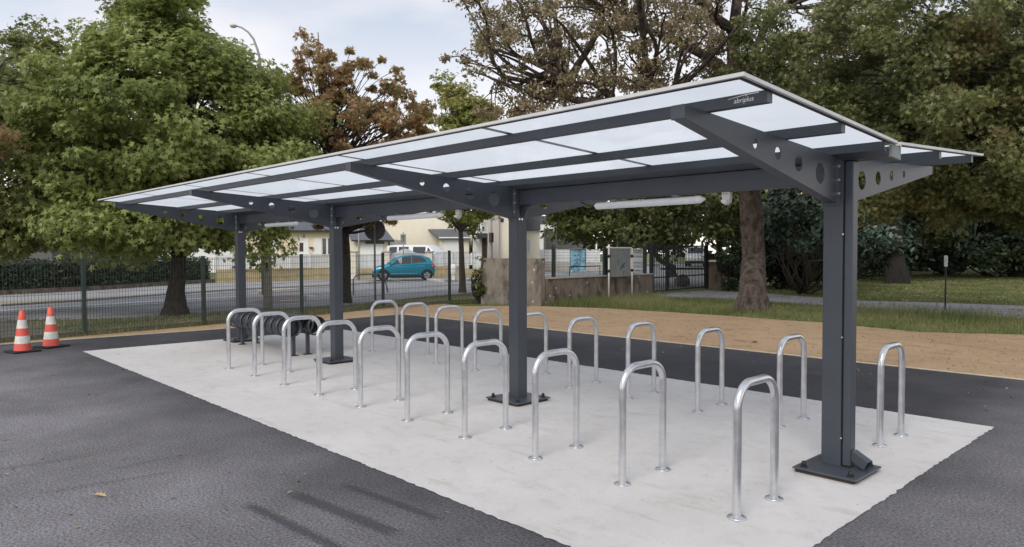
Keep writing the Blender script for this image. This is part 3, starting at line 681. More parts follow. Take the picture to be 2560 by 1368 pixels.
def leaves(name, P, Nrm, size, kind, mat, parent=None, droop=0.0):
    """P (n,3) positions, Nrm (n,3) facing, one polygon per leaf"""
    n_ = len(P); T_ = LEAF[kind]; m_ = len(T_)
    Nn = Nrm/np.linalg.norm(Nrm, axis=1)[:, None]
    a = RNG.normal(size=(n_, 3)); a[:, 2] -= droop; a -= (a*Nn).sum(1)[:, None]*Nn; a /= np.linalg.norm(a, axis=1)[:, None]
    b_ = np.cross(a, Nn); s_ = size*(.65+.7*RNG.random(n_))
    V = P[:, None, :]+s_[:, None, None]*(T_[None, :, 0:1]*b_[:, None, :]+T_[None, :, 1:2]*a[:, None, :]+T_[None, :, 2:3]*Nn[:, None, :])
    me = bpy.data.meshes.new(name); me.vertices.add(n_*m_); me.vertices.foreach_set('co', V.reshape(-1).astype(np.float32))
    me.loops.add(n_*m_); me.loops.foreach_set('vertex_index', np.arange(n_*m_, dtype=np.int32))
    me.polygons.add(n_); me.polygons.foreach_set('loop_start', (np.arange(n_)*m_).astype(np.int32)); me.polygons.foreach_set('loop_total', np.full(n_, m_, dtype=np.int32))
    me.update(calc_edges=True); me.materials.append(mat)
    o = bpy.data.objects.new(name, me); COL.objects.link(o)
    if parent is not None: o.parent = parent
    return o
def in_ell(n_, ells, shell=.0):
    """random points in a union of ellipsoids, biased outward by shell"""
    w = np.array([e[3]*e[4]*e[5] for e in ells])**.72; w = w/w.sum(); out_ = []
    for _ in range(n_):
        e = ells[RNG.choice(len(ells), p=w)]; d = RNG.normal(size=3); d /= np.linalg.norm(d)
        r_ = (shell+(1-shell)*RNG.random())**(1/2.2); out_.append([e[0]+d[0]*e[3]*r_, e[1]+d[1]*e[4]*r_, e[2]+d[2]*e[5]*r_])
    return np.array(out_)
def crown(ells, nclump, nleaf, csize, lsize, kind, mat, par, shell=.35, up=.6, outw=.6, rnd=.7, droop=.3, flat=.6, name='crown', zmin=None, cull=None):
    C_ = in_ell(nclump, ells, shell)
    if zmin is not None: C_ = C_[C_[:, 2] > zmin]
    if cull is not None: C_ = C_[cull(C_)]
    per = max(1, nleaf//len(C_)); cen = np.array([[e[0], e[1], e[2]] for e in ells]).mean(0)
    rs = csize*(.55+.9*RNG.random(len(C_)))
    d = RNG.normal(size=(len(C_), per, 3)); d /= np.linalg.norm(d, axis=2)[:, :, None]; rr = RNG.random((len(C_), per, 1))**.45
    Pp = C_[:, None, :]+d*rr*rs[:, None, None]*np.array([1, 1, flat])
    Pp = Pp.reshape(-1, 3); D = d.reshape(-1, 3)
    ov = Pp-cen; ov /= np.linalg.norm(ov, axis=1)[:, None]
    Nr = outw*ov+.35*D+np.array([0, 0, up])+rnd*RNG.normal(size=Pp.shape)
    return leaves(name, Pp, Nr, lsize, kind, mat, par, droop), C_
def wob(a, b_, n_, amp):
    a = Vector(a); b_ = Vector(b_); L_ = (b_-a).length; pts = []
    o1 = Vector(RNG.normal(size=3)); o2 = Vector(RNG.normal(size=3))
    for i in range(n_+1):
        f = i/n_; pts.append(a.lerp(b_, f)+(o1*math.sin(math.pi*f)+o2*math.sin(2*math.pi*f)*.5)*amp*L_*.5)
    return pts
def trunk_mesh(base, top, r0, r1, targets, flare=1.5, lean=0.02, limb_r=.4, start=.35, n_=14, amp=.12, twig=.008, kmb=None):
    k = kmb or MB(); base = Vector(base); top = Vector(top)
    tp_ = wob(base, top, 10, lean)
    tp_[0] = base
    rs = [r0*(flare if i == 0 else 1)*(1-i/10)+r1*i/10 for i in range(11)]
    pts = [base-Vector((0, 0, .05)), base+Vector((0, 0, .05)), base+Vector((0, 0, .25)), base+Vector((0, 0, .6))]
    rr = [r0*flare, r0*flare*.92, r0*(1+(flare-1)*.35), r0*1.03]
    for i in range(1, 11):
        if tp_[i].z > base.z+.8: pts.append(tp_[i]); rr.append(rs[i])
    o0 = len(k.v); k.tube(pts, rr, n_)
    for q_ in range(o0, len(k.v)):    # uneven girth
        v_ = Vector(k.v[q_]); j = (q_-o0) % n_; i = min((q_-o0)//n_, len(pts)-1); c_ = pts[i]
        f = 1+.10*math.sin(j*2*math.pi/n_*3+v_.z*1.5)+.05*math.sin(j*2*math.pi/n_*5+1+v_.z*3); k.v[q_] = (c_.x+(v_.x-c_.x)*f, c_.y+(v_.y-c_.y)*f, v_.z)
    Hh = top.z-base.z
    for T_ in targets:
        T_ = Vector(T_); f = min(.96, max(start, ((T_.z-base.z)/Hh)*.72+random.uniform(-.08, .05)))
        i = f*10; i0 = min(9, int(i)); s_ = tp_[i0].lerp(tp_[i0+1], i-i0); L_ = (T_-s_).length
        rb = min(r0*limb_r, .012+.018*L_)*(1-.5*f)
        pp = wob(s_, T_, 7, amp); k.tube(pp, [max(twig, rb*(1-j/7)) for j in range(8)], 5, caps=False)
    return k
def tree(name, label, cat, base, top, r0, ells, nclump, nleaf, csize, lsize, kind, mat, bark, group=None, nb=None, **kw):
    T = thing(name, label, cat, (0, 0, 0), group=group)
    tk = {k_: kw.pop(k_) for k_ in ('flare', 'lean', 'limb_r', 'start', 'amp', 'twig', 'r1') if k_ in kw}
    r1 = tk.pop('r1', r0*.2)
    cr_, C_ = crown(ells, nclump, nleaf, csize, lsize, kind, mat, T, **kw)
    nb = len(C_) if nb is None else min(nb, len(C_))
    trunk_mesh(base, top, r0, r1, C_[:nb], **tk).build('trunk', bark, T)
    return T, C_
def E_(u, v_, d, ru, rv, rd):
    """ellipsoid at pixel (u, v), depth d; radii in pixels across/up, metres in depth (kept axis aligned)"""
    p = at(u, v_, d); s_ = d/FPX; return (p.x, p.y, p.z, (ru*s_+rd)/2, (ru*s_+rd)/2, rv*s_)

LM = {}
LM['gum'] = leafmat('sweetgum_leaves', [(.135, .17, .05), (.215, .265, .07), (.31, .36, .11), (.46, .49, .20)], .45)
LM['gumdark'] = leafmat('dark_sweetgum_leaves', [(.11, .13, .04), (.17, .195, .06), (.25, .275, .09), (.34, .31, .12)], .4)
LM['brown'] = leafmat('autumn_brown_leaves', [(.19, .24, .07), (.30, .25, .10), (.48, .30, .16), (.42, .27, .15), (.27, .29, .09)], .5)
LM['lime'] = leafmat('yellow_green_leaves', [(.19, .23, .05), (.32, .35, .09), (.45, .44, .16), (.34, .25, .10)], .45)
LM['ash'] = leafmat('sparse_olive_leaves', [(.17, .145, .08), (.28, .23, .13), (.40, .32, .20), (.20, .22, .10)], .35)
LM['willow'] = leafmat('olive_leaves', [(.055, .068, .026), (.095, .115, .038), (.15, .175, .058), (.25, .27, .11), (.19, .14, .06)], .3)
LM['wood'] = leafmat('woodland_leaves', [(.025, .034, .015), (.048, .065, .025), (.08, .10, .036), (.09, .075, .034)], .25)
LM['shade_fill'] = leafmat('shade_fill_leaves', [(.008, .011, .007), (.013, .018, .01), (.02, .028, .014)], .05, .8)  # near-black leaf colour stands in for deep shade under the canopy
LM['laurel'] = leafmat('laurel_leaves', [(.025, .045, .028), (.06, .095, .06), (.12, .165, .115)], .12, .35)
LM['hedge'] = leafmat('hedge_leaves', [(.020, .036, .018), (.035, .06, .028), (.06, .09, .04), (.10, .12, .06)], .15, .45)
LM['mid'] = leafmat('mid_green_leaves', [(.05, .07, .02), (.10, .13, .03), (.18, .21, .06), (.10, .06, .03)], .3)
LM['grass'] = leafmat('grass_blades', [(.09, .12, .035), (.16, .20, .06), (.25, .26, .11), (.34, .28, .16)], .35)
LM['litter'] = leafmat('dead_leaves', [(.10, .06, .03), (.25, .17, .09), (.40, .32, .20)], .1)

# ------------------------------------------------------------------ trees
_t = None
def stand(u, v_): p = gr(u, v_); return (p.x, p.y, -.03)
def over(u, v_, d): p = at(u, v_, d); return (p.x, p.y, p.z)
# big green street tree on the left and its neighbour
tree('street_tree', 'broad green street tree behind the mesh fence left of the far shelter post', 'tree', stand(440, 785), over(420, -120, 19.2), .21,
     [E_(430, 290, 19.3, 225, 190, 4.6), E_(330, 450, 18.6, 210, 140, 4), E_(540, 430, 18.8, 150, 140, 3.5), E_(290, 560, 18.4, 230, 50, 3.5), E_(610, 570, 18.6, 60, 50, 1.6), E_(375, -30, 20, 55, 150, 1.8), E_(390, 70, 19.5, 95, 80, 2.2), E_(650, 295, 19.3, 75, 75, 2.0), E_(490, 150, 19.5, 55, 60, 1.8), E_(370, 160, 19.5, 130, 80, 3), E_(560, 200, 19.3, 60, 60, 2), E_(330, 600, 18.6, 200, 40, 3), E_(640, 610, 18.6, 36, 34, 1)],
     400, 92000, .66, .118, 'star', LM['gum'], M['bark'], 'street trees behind the fence', shell=.2, flare=1.75, start=.30, limb_r=.30, up=.7, rnd=.6, nb=110)
tree('street_tree', 'darker green street tree cut off by the left edge of the picture behind the cones', 'tree', stand(-70, 800), over(-20, 120, 19), .15,
     [E_(20, 560, 19, 190, 75, 4), E_(20, 420, 19, 170, 190, 4.5), E_(-60, 230, 20, 130, 190, 4), E_(110, 260, 21.5, 90, 90, 3), E_(75, 130, 24, 35, 90, 1.0)],
     210, 44000, .80, .125, 'star', LM['gumdark'], M['bark'], 'street trees behind the fence', shell=.2, flare=1.5, start=.3, nb=80)
tree('street_tree', 'small orange-brown tree at the left edge of the picture', 'tree', stand(-40, 800), over(-20, 320, 16), .07,
     [E_(-30, 345, 16, 40, 45, .8)], 12, 700, .35, .10, 'star', LM['brown'], M['bark3'], 'street trees behind the fence')
tree('street_tree', 'reddish-brown autumn tree with twiggy top behind the third shelter post', 'tree', stand(866, 754), over(795, 80, 23), .15,
     [E_(870, 330, 23, 150, 80, 3.2), E_(805, 200, 23, 75, 75, 1.6), E_(776, 100, 23, 22, 48, .5), E_(920, 215, 23, 70, 75, 1.6), E_(895, 150, 23, 24, 30, .5), E_(1010, 290, 23.5, 55, 60, 1.4), E_(1035, 245, 23.5, 22, 30, .5), E_(740, 300, 23, 60, 140, 2), E_(735, 180, 23, 28, 40, .6), E_(860, 480, 22.8, 120, 100, 3)],
     330, 17500, .29, .12, 'star', LM['brown'], M['bark'], 'street trees behind the fence', shell=.3, flare=1.5, r1=.012, start=.25, twig=.010, rnd=.9, up=.3)
tree('street_tree', 'slender yellow-green street tree with bare grey trunk left of the tall concrete wall', 'tree', stand(1157, 729), over(1140, 210, 28), .13,
     [E_(1120, 315, 28, 70, 60, 1.8), E_(1190, 300, 28, 40, 55, 1.2), E_(1128, 225, 28, 24, 40, .8), E_(1165, 420, 28, 60, 60, 1.6), E_(1180, 300, 28, 40, 60, 1.2), E_(1165, 500, 27.5, 45, 70, 1.6)],
     170, 19000, .38, .12, 'star', LM['lime'], M['bark3'], 'street trees behind the fence', shell=.3, r1=.012, flare=1.35, start=.3, rnd=.8)
tree('street_tree', 'thin street tree on the far pavement in front of the white house', 'tree', stand(1181, 672), over(1178, 545, 52), .17,
     [E_(1172, 555, 52, 40, 26, 2.0), E_(1180, 520, 52, 50, 30, 2.0)], 26, 1500, .7, .17, 'oval', LM['mid'], M['bark3'], shell=.2)

# large tree right of the gate, thin crown of twisting limbs
T = thing('park_tree', 'large old tree with thick patchy trunk and thin twisting limbs right of the gate', 'tree')
ells = [E_(1500, 110, 20.5, 240, 170, 5), E_(1300, 110, 21, 110, 130, 3.5), E_(1350, 290, 21, 130, 60, 3), E_(1700, 110, 20, 200, 200, 5), E_(1560, 260, 20, 200, 90, 4), E_(1500, -60, 20, 280, 140, 6), E_(1930, 60, 20, 160, 200, 4)]
cr_, C_ = crown(ells, 560, 43000, .36, .060, 'oval', LM['ash'], T, shell=.2, up=.3, outw=.3, rnd=1.1)
base = Vector(stand(1880, 776))
tp = [base, at(1884, 640, 20.2), at(1878, 520, 20), at(1862, 380, 20), at(1842, 230, 20), at(1832, 110, 20), at(1850, -80, 20)]
k = MB()
pts = [base-Vector((0, 0, .1)), base+Vector((0, 0, .12)), base+Vector((0, 0, .45))]+tp[1:]
o0 = len(k.v); n_ = 20; k.tube(pts, [.58, .45, .36, .325, .31, .28, .23, .18, .11], n_)
for q_ in range(o0, len(k.v)):
    v_ = Vector(k.v[q_]); j = (q_-o0) % n_; i = min((q_-o0)//n_, len(pts)-1); c_ = pts[i]
    f = 1+.11*math.sin(j*2*math.pi/n_*4+v_.z*1.2)*(1.4 if i < 2 else .6); k.v[q_] = (c_.x+(v_.x-c_.x)*f, c_.y+(v_.y-c_.y)*f, v_.z)
forks = [tp[3], tp[4], tp[4], tp[5], tp[3], tp[4]]
ends = [at(1620, 210, 19), at(1560, 60, 20.5), at(1420, 200, 21), at(1720, -60, 20), at(1500, 330, 21.5), at(1960, 20, 20)]
limbs = []
for f_, e_ in zip(forks, ends):
    pp = wob(f_, e_, 9, .28); k.tube(pp, [.17*(1-j/11)+.025 for j in range(10)], 8, caps=False); limbs += pp[3:]
limbs += tp[4:6]
Ln = np.array([tuple(p) for p in limbs]); mids = []
for c_ in C_[:150]:
    i = np.argmin(((Ln-c_)**2).sum(1)); e_ = Vector(c_); pp = wob(limbs[i], e_, 7, .30)
    L_ = (e_-limbs[i]).length; k.tube(pp, [(.018+.016*L_)*(1-j/9)+.006 for j in range(8)], 5, caps=False); mids += pp[2:]
Mn = np.array([tuple(p) for p in mids])
for c_ in C_[150:]:
    i = np.argmin(((Mn-c_)**2).sum(1)); pp = wob(mids[i], Vector(c_), 5, .38); k.tube(pp, [.016*(1-j/8)+.004 for j in range(6)], 4, caps=False)
k.build('trunk', M['bark2'], T)

# dense olive tree whose crown fills the right side
tree('park_tree', 'dense olive-green tree crown hanging over the right side of the shelter', 'tree', (at(2950, 700, 17).x, at(2950, 700, 17).y, -.04), over(2600, -300, 16.5), .3,
     [E_(2140, 160, 16.5, 230, 210, 4), E_(2350, 470, 17, 230, 90, 3), E_(2560, 480, 17, 120, 100, 3), E_(2400, 60, 16, 230, 230, 4.5), E_(2440, 330, 15.5, 230, 170, 4), E_(2200, 400, 16, 160, 90, 2.6), E_(2010, 320, 17, 110, 110, 2.5), E_(2650, 300, 15.5, 150, 300, 3)],
     560, 120000, .48, .072, 'spray', LM['willow'], M['bark'], shell=.2, up=.35, outw=.35, rnd=.9, droop=.6, start=.5, limb_r=.3, twig=.008, nb=160)
tree('park_tree', 'low drooping leafy bough clump hanging behind the nearest shelter post', 'tree', (at(2110, 700, 34).x, at(2110, 700, 34).y, -.04), over(2150, 350, 30), .12,
     [E_(2215, 535, 26, 34, 22, .6), E_(2130, 480, 27, 60, 40, 1.6)], 26, 2400, .30, .10, 'spray', LM['willow'], M['bark'], shell=.2, droop=.8)
tree('park_tree', 'dark tree standing on the lawn behind the marker post', 'tree', stand(2242, 708), over(2240, 200, 41), .46,
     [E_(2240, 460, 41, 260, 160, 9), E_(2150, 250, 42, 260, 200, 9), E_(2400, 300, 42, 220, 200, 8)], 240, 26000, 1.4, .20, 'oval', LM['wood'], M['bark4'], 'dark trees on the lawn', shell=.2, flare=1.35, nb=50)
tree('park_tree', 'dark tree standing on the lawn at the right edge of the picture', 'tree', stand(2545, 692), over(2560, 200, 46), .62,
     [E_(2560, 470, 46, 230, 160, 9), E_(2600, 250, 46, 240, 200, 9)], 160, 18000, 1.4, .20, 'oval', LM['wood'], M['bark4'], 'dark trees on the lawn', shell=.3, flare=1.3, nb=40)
# trees beyond the wall and gate
for (lb, b0, top, ell, ln, mt_, ls) in (
    ('leafy yellow-green tree behind the notice board and low wall', (1682, 690), (1560, 480, 33), [E_(1590, 510, 33, 130, 85, 4.5), E_(1480, 560, 35, 85, 48, 3.2), E_(1420, 520, 36, 40, 50, 2)], 9500, 'mid', .14),
    ('olive and russet tree spreading over the gate', (1800, 700), (1780, 430, 31), [E_(1730, 500, 31, 110, 85, 4), E_(1800, 550, 30, 75, 60, 3), E_(1650, 570, 31, 70, 40, 2.5)], 9000, 'willow', .13),
    ('brownish tree top showing above the middle of the roof', (1700, 668), (1290, 330, 46), [E_(1275, 290, 46, 45, 35, 2), E_(1350, 330, 46, 70, 40, 3)], 1500, 'brown', .2)):
    tree('broadleaf_tree', lb, 'tree', stand(*b0) if b0[1] > 668 else (at(1290, 690, 46).x, at(1290, 690, 46).y, 0), over(*top), .2, ell, max(12, ln//130), ln, .75, ls, 'oval', LM[mt_], M['bark'], 'trees beyond the wall', shell=.3, nb=12, rnd=.8, limb_r=.25)
# evergreen shrubs under the trees
def shrub(name, label, cat, ells, ncl, nl, cs, ls, kind, mat, base, group=None, **kw):
    T = thing(name, label, cat, group=group); cr_, C_ = crown(ells, ncl, nl, cs, ls, kind, mat, T, name='foliage', zmin=-.1, **kw)
    k = MB(); b_ = Vector(base)
    for c_ in C_[:24]: k.tube(wob(b_, Vector(c_), 5, .2), [.05, .045, .04, .03, .02, .01], 5, caps=False)
    k.build('stem', M['bark'], T); return T
gp = 'dark shrubs under the park trees'
shrub('laurel_shrub', 'grey-green large-leaved laurel right of the patchy tree trunk', 'shrub', [E_(1985, 560, 25, 75, 70, 2), E_(2040, 500, 26, 70, 70, 2), E_(2060, 610, 27, 50, 60, 2)], 80, 6500, .42, .12, 'oval', LM['laurel'], (at(2000, 700, 27).x, at(2000, 700, 27).y, 0), gp, shell=.5, up=.8)
shrub('laurel_shrub', 'dark laurel thicket between the nearest post and the lawn tree', 'shrub', [E_(2130, 600, 38, 90, 70, 4), E_(2140, 660, 39, 80, 30, 3)], 60, 4200, .7, .15, 'oval', LM['laurel'], stand(2130, 694), gp, shell=.4)
shrub('laurel_shrub', 'wide dark laurel behind the white-topped marker post', 'shrub', [E_(2370, 570, 44, 130, 80, 5), E_(2350, 640, 45, 110, 35, 4)], 80, 6000, .8, .17, 'oval', LM['laurel'], stand(2360, 685), gp, shell=.4)
shrub('laurel_shrub', 'dark laurel at the far right below the tree crown', 'shrub', [E_(2480, 600, 42, 90, 80, 4), E_(2600, 620, 42, 90, 60, 4)], 70, 5200, .75, .16, 'oval', LM['hedge'], stand(2500, 690), gp, shell=.4)
shrub('shade_fill_thicket', 'added leaf thicket coloured near-black as the shaded void right of the patchy trunk', 'shrub', [E_(1975, 640, 31, 95, 70, 3), E_(2080, 640, 33, 90, 60, 3), E_(1930, 560, 32, 60, 80, 2)], 130, 17000, .7, .12, 'oval', LM['shade_fill'], stand(1990, 712), gp, shell=.1, up=.2)  # added leaf mass, its colour painting the black void under the trees
shrub('climbing_ivy', 'ivy covered stump right of the mailboxes by the gate', 'ivy', [E_(1835, 680, 29, 16, 60, .5), E_(1822, 620, 29, 22, 30, .6)], 30, 1500, .22, .07, 'oval', LM['hedge'], stand(1836, 722), shell=.5)
shrub('creeper', 'green creeper climbing the fence end beside the tall concrete wall', 'plant', [E_(1196, 700, 22.3, 14, 36, .25), E_(1204, 655, 22.3, 6, 30, .12)], 16, 420, .14, .06, 'star', LM['mid'], stand(1203, 756), shell=.2)
# far wood closing the view on the right: one mass nobody could count
def woodland(name, strips, nl, ls, mat, cs=1.6):
    ells = []
    for (u0, u1, v0, v1, d, step) in strips:
        for u in range(u0, u1, step): ells.append(E_(u, (v0+v1)/2+random.uniform(-12, 12), d+random.uniform(-3, 3), step*.9, (v1-v0)/2, 5))
    o, _ = crown(ells, 700, nl, cs, ls, 'oval', mat, None, name=name, shell=.1, up=.5, zmin=.1)
    return o
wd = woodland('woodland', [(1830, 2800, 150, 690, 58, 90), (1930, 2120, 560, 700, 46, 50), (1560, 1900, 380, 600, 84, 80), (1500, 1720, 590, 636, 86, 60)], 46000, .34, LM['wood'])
tag(wd, 'dark dense woodland closing off the park behind the lawn trees', 'woodland', kind='stuff')
wd2 = MB()
for (u, v0, v1, d, r_) in [(1905+i*55+random.uniform(-15, 15), 300, 690, random.uniform(60, 64), random.uniform(.15, .3)) for i in range(14)]:
    a = at(u, v1, d); wd2.tube([(a.x, a.y, -.1), (a.x+.3, a.y, 5), (a.x, a.y+.4, 12)], [r_*1.3, r_, r_*.6], 7)
tag(wd2.build('woodland_trunks', M['bark'], None), 'dim trunks inside the far woodland', 'woodland', kind='stuff')

# ------------------------------------------------------------------ hedge with its low wall
HG = thing('hedge', 'long clipped dark green hedge over a low wall across the street on the left', 'hedge')
Pl, Nl = [], []
hl = hedgeline
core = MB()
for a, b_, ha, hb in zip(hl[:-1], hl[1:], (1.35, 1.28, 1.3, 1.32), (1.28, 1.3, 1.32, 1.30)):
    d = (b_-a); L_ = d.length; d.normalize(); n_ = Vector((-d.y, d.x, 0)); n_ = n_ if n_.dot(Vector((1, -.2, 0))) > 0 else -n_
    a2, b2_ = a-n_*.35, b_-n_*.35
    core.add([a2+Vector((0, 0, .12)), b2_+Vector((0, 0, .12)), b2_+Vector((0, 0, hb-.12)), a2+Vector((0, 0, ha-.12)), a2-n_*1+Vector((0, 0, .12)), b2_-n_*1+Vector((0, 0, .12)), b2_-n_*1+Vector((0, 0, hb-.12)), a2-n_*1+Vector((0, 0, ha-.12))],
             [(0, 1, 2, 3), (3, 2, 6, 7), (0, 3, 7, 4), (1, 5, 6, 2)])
    k_ = int(L_*260)
    f = RNG.random(k_); z = RNG.random(k_); off = RNG.normal(size=k_)*.09
    P0 = np.array(a)[None, :]+np.outer(f*L_, np.array(d))-np.array(n_)[None, :]*.22; P0 += np.array(n_)[None, :]*off[:, None]
    P0[:, 2] = .18+z*(ha+(hb-ha)*f-.15); Pl.append(P0); Nl.append(np.tile(np.array(n_), (k_, 1))*.8+RNG.normal(size=(k_, 3))*.6+np.array([0, 0, .4]))
    k_ = int(L_*140); f = RNG.random(k_); w_ = RNG.random(k_)*1.1
    P0 = np.array(a)[None, :]+np.outer(f*L_, np.array(d))-np.outer(w_+.2, np.array(n_)); P0[:, 2] = ha+(hb-ha)*f+RNG.normal(size=k_)*.08-.02
    Pl.append(P0); Nl.append(RNG.normal(size=(k_, 3))*.6+np.array([0, 0, 1.0]))
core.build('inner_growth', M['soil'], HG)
leaves('foliage', np.concatenate(Pl), np.concatenate(Nl), .085, 'oval', LM['hedge'], HG)
k = MB()
for a, b_ in zip(hl[:-1], hl[1:]):
    d = b_-a; k.box((a+b_)/2+Vector((0, 0, .06)), (d.length, .16, .20), math.atan2(d.y, d.x))
k.build('low_wall', M['wallconc2'], HG)

# ------------------------------------------------------------------ ochre wall with white slatted fence across the street
def along(u):
    return gr(u, np.interp(u, [540, 690, 830, 980, 1200], [705.5, 702, 697, 694, 689]))
def wallsec(par, u0, u1, z0, z1, th, mat, name, off=0.0):
    a, b_ = along(u0), along(u1); d = (b_-a); k = MB(); k.box((a+b_)/2+Vector((0, 0, (z0+z1)/2)), (d.length, th, z1-z0), math.atan2(d.y, d.x)); return k.build(name, mat, par)
WF = thing('garden_wall', 'ochre garden wall topped by white slatted panels in front of the bungalow', 'wall')
wallsec(WF, 541, 858, -.03, .70, .2, M['lowwall'], 'masonry_base')
us = [541, 583, 625, 668, 726, 776, 829, 858]
def slats(par, u0, u1, z0=.72, z1=1.52, n_=9):
    a, b_ = along(u0), along(u1); d = b_-a; rz = math.atan2(d.y, d.x); c_ = (a+b_)/2; L_ = d.length; k = MB()
    h = (z1-z0)/n_
    for i in range(n_): k.box(c_+Vector((0, 0, z0+h*(i+.5))), (L_-.12, .03, h*.80), rz)
    f_ = k.build('slat_panel', M['white'], par)
for a, b_ in zip(us[:-1], us[1:]): slats(WF, a, b_)
for u in us:
    p = along(u); MB().box(p+Vector((0, 0, 1.13)), (.13, .13, .86)).box(p+Vector((0, 0, 1.575)), (.17, .17, .03)).build('post', M['white'], WF)
def pillar(u, lb, h=1.62, w=.42, mat='cream2'):
    p = along(u); T = thing('gate_pillar', lb, 'pillar', p, YAW-.1, 'gate pillars across the street')
    MB().b2((-w/2, -w/2, -.03), (w/2, w/2, h)).build('shaft', M[mat], T); MB().b2((-w/2-.06, -w/2-.06, h+.001), (w/2+.06, w/2+.06, h+.07)).build('capstone', M['kerbm'], T); return T
pillar(884, 'cream gate pillar right of the third shelter post'); pillar(968, 'cream gate pillar behind the parked blue car, left of the arched gate'); pillar(1074, 'cream gate pillar right of the arched white gate')
G1 = thing('garden_gate', 'narrow white garden gate beside the cream pillar', 'gate'); slats(G1, 860, 878, .05, 1.45, 2)
G1.children[0].name = 'gate_leaf'
G2 = thing('garden_wall', 'short ochre wall with white slats between two cream pillars', 'wall'); wallsec(G2, 891, 961, -.03, .62, .2, M['lowwall'], 'masonry_base'); slats(G2, 891, 925, .64, 1.5); slats(G2, 925, 961, .64, 1.5)
G3 = thing('driveway_gate', 'white driveway gate with arched top behind the blue car', 'gate')
a, b_ = along(976), along(1066); d = b_-a; L_ = d.length; u_ = d/L_; k = MB(); n_ = 26
for i in range(n_):
    f = (i+.5)/n_; h = 1.50+.32*math.exp(-((f-.42)/.22)**2); p = a.lerp(b_, f); k.box(p+Vector((0, 0, h/2+.05)), (L_/n_*.93, .035, h-.05), math.atan2(d.y, d.x))
k.build('gate_leaf', M['white'], G3)
G4 = thing('garden_wall', 'ochre wall with white slats right of the arched gate', 'wall'); wallsec(G4, 1081, 1150, -.03, .68, .2, M['lowwall'], 'masonry_base'); wallsec(G4, 1151, 1205, -.03, .45, .2, M['lowwall'], 'masonry_base')
for a, b_ in ((1081, 1108), (1108, 1132), (1132, 1156), (1156, 1180), (1180, 1205)): slats(G4, a, b_, .72, 1.5, 8)
for u in (1108, 1132, 1156, 1180):
    p = along(u); MB().box(p+Vector((0, 0, 1.15)), (.12, .12, .84)).build('post', M['white'], G4)

# ------------------------------------------------------------------ houses across the street
def PB(mb, u0, v0, u1, v1, d, dep, z0=None):
    """box whose front face spans pixels (u0,v0)-(u1,v1) at d metres, dep metres deep"""
    a, b_ = at(u0, v1, d), at(u1, v0, d); r_ = Vector(R0); f_ = Vector((-math.sin(YAW), math.cos(YAW), 0))
    w = (b_-a).dot(r_); zb = a.z if z0 is None else z0; c_ = (a+b_)/2+f_*dep/2; c_.z = (zb+b_.z)/2
    return mb.box(c_, (w, dep, b_.z-zb), YAW)
def slab_poly(mb, pix, d, dep_pts, th=.12):
    """sloping slab: list of (u, v, d) corners"""
    p = [at(u, v_, dd) for u, v_, dd in pix]; n_ = (p[1]-p[0]).cross(p[2]-p[0]).normalized()*th
    k_ = len(p); vs = p+[q_-n_ for q_ in p]
    return mb.add(vs, [tuple(range(k_)), tuple(range(k_, 2*k_))[::-1]]+[(i, (i+1) % k_, k_+(i+1) % k_, k_+i) for i in range(k_)])
D = 56
H1 = thing('bungalow', 'cream bungalow with grey slate roof and garage behind the slatted white fence', 'house')
PB(MB(), 600, 577, 862, 690, D, 8, -.1).build('wall', M['cream'], H1)
PB(MB(), 862.5, 577, 886, 690, D-.4, 8, -.1).build('wall', M['cream2'], H1)
rf = slab_poly(MB(), [(588, 577, D-.5), (872, 577, D-.5), (880, 520, D+4), (620, 520, D+4)], D, 0).build('roof', M['slate'], H1)
slab_poly(MB(), [(880, 520, D+4.1), (620, 520, D+4.1), (588, 577, D+9), (872, 577, D+9)], D, 0).build('roof', M['slate'], H1)
PB(MB(), 590, 575.5, 870, 581, D-.62, .12).build('gutter', M['anth_dark'], H1)
dr = PB(MB(), 745, 596, 772, 660, D-.05, .12).build('door', M['white'], H1); PB(MB(), 748.5, 607, 758, 629, D-.08, .02).build('door_window', M['brown'], dr)
PB(MB(), 746, 607, 748.4, 630, D-.08, .03).build('door_window_frame', M['white'], dr)
wn = PB(MB(), 804, 594, 829, 640, D-.04, .1).build('window', M['whitewall'], H1); PB(MB(), 806, 596, 815, 640, D-.06, .015).build('pane', M['glass'], wn); PB(MB(), 820, 596, 828.5, 640, D-.06, .015).build('pane', M['glass'], wn)
for a, b_ in ((784, 803.5), (680, 692)): PB(MB(), a, 595, b_, 640, D-.07, .04).build('shutter', M['whitewall'], H1)
PB(MB(), 757, 586, 760, 594, D-.15, .14).build('door_lamp', M['steelgrey'], H1)
for u in (738, 777.5):
    p = at(u, 618, D-.2); MB().lathe(p, [(0, -.16), (.10, -.13), (.17, 0), (.16, .02), (0, .02)], 12).build('hanging_planter', M['terracotta'], H1)
PB(MB(), 886.5, 598, 976, 690, D-3, 8, -.1).build('garage_wall', M['cream2'], H1)
gd = PB(MB(), 903, 608, 958, 690, D-3.06, .05, 0).build('garage_door', M['white'], H1)
slab_poly(MB(), [(878, 600, D-3.5), (986, 601, D-3.5), (950, 556, D+1), (862, 556, D+1)], D, 0).build('garage_roof', M['slate'], H1)
slab_poly(MB(), [(864, 578, D-.9), (879, 601, D-3.55), (862, 556, D+.9)], D, 0, .1).build('garage_roof', M['slate'], H1)
PB(MB(), 880, 600, 984, 604, D-3.62, .10).build('gutter', M['anth_dark'], H1)
PB(MB(), 971.5, 604.5, 974, 690, D-3.1, .08, 0).build('downpipe', M['brown'], H1)

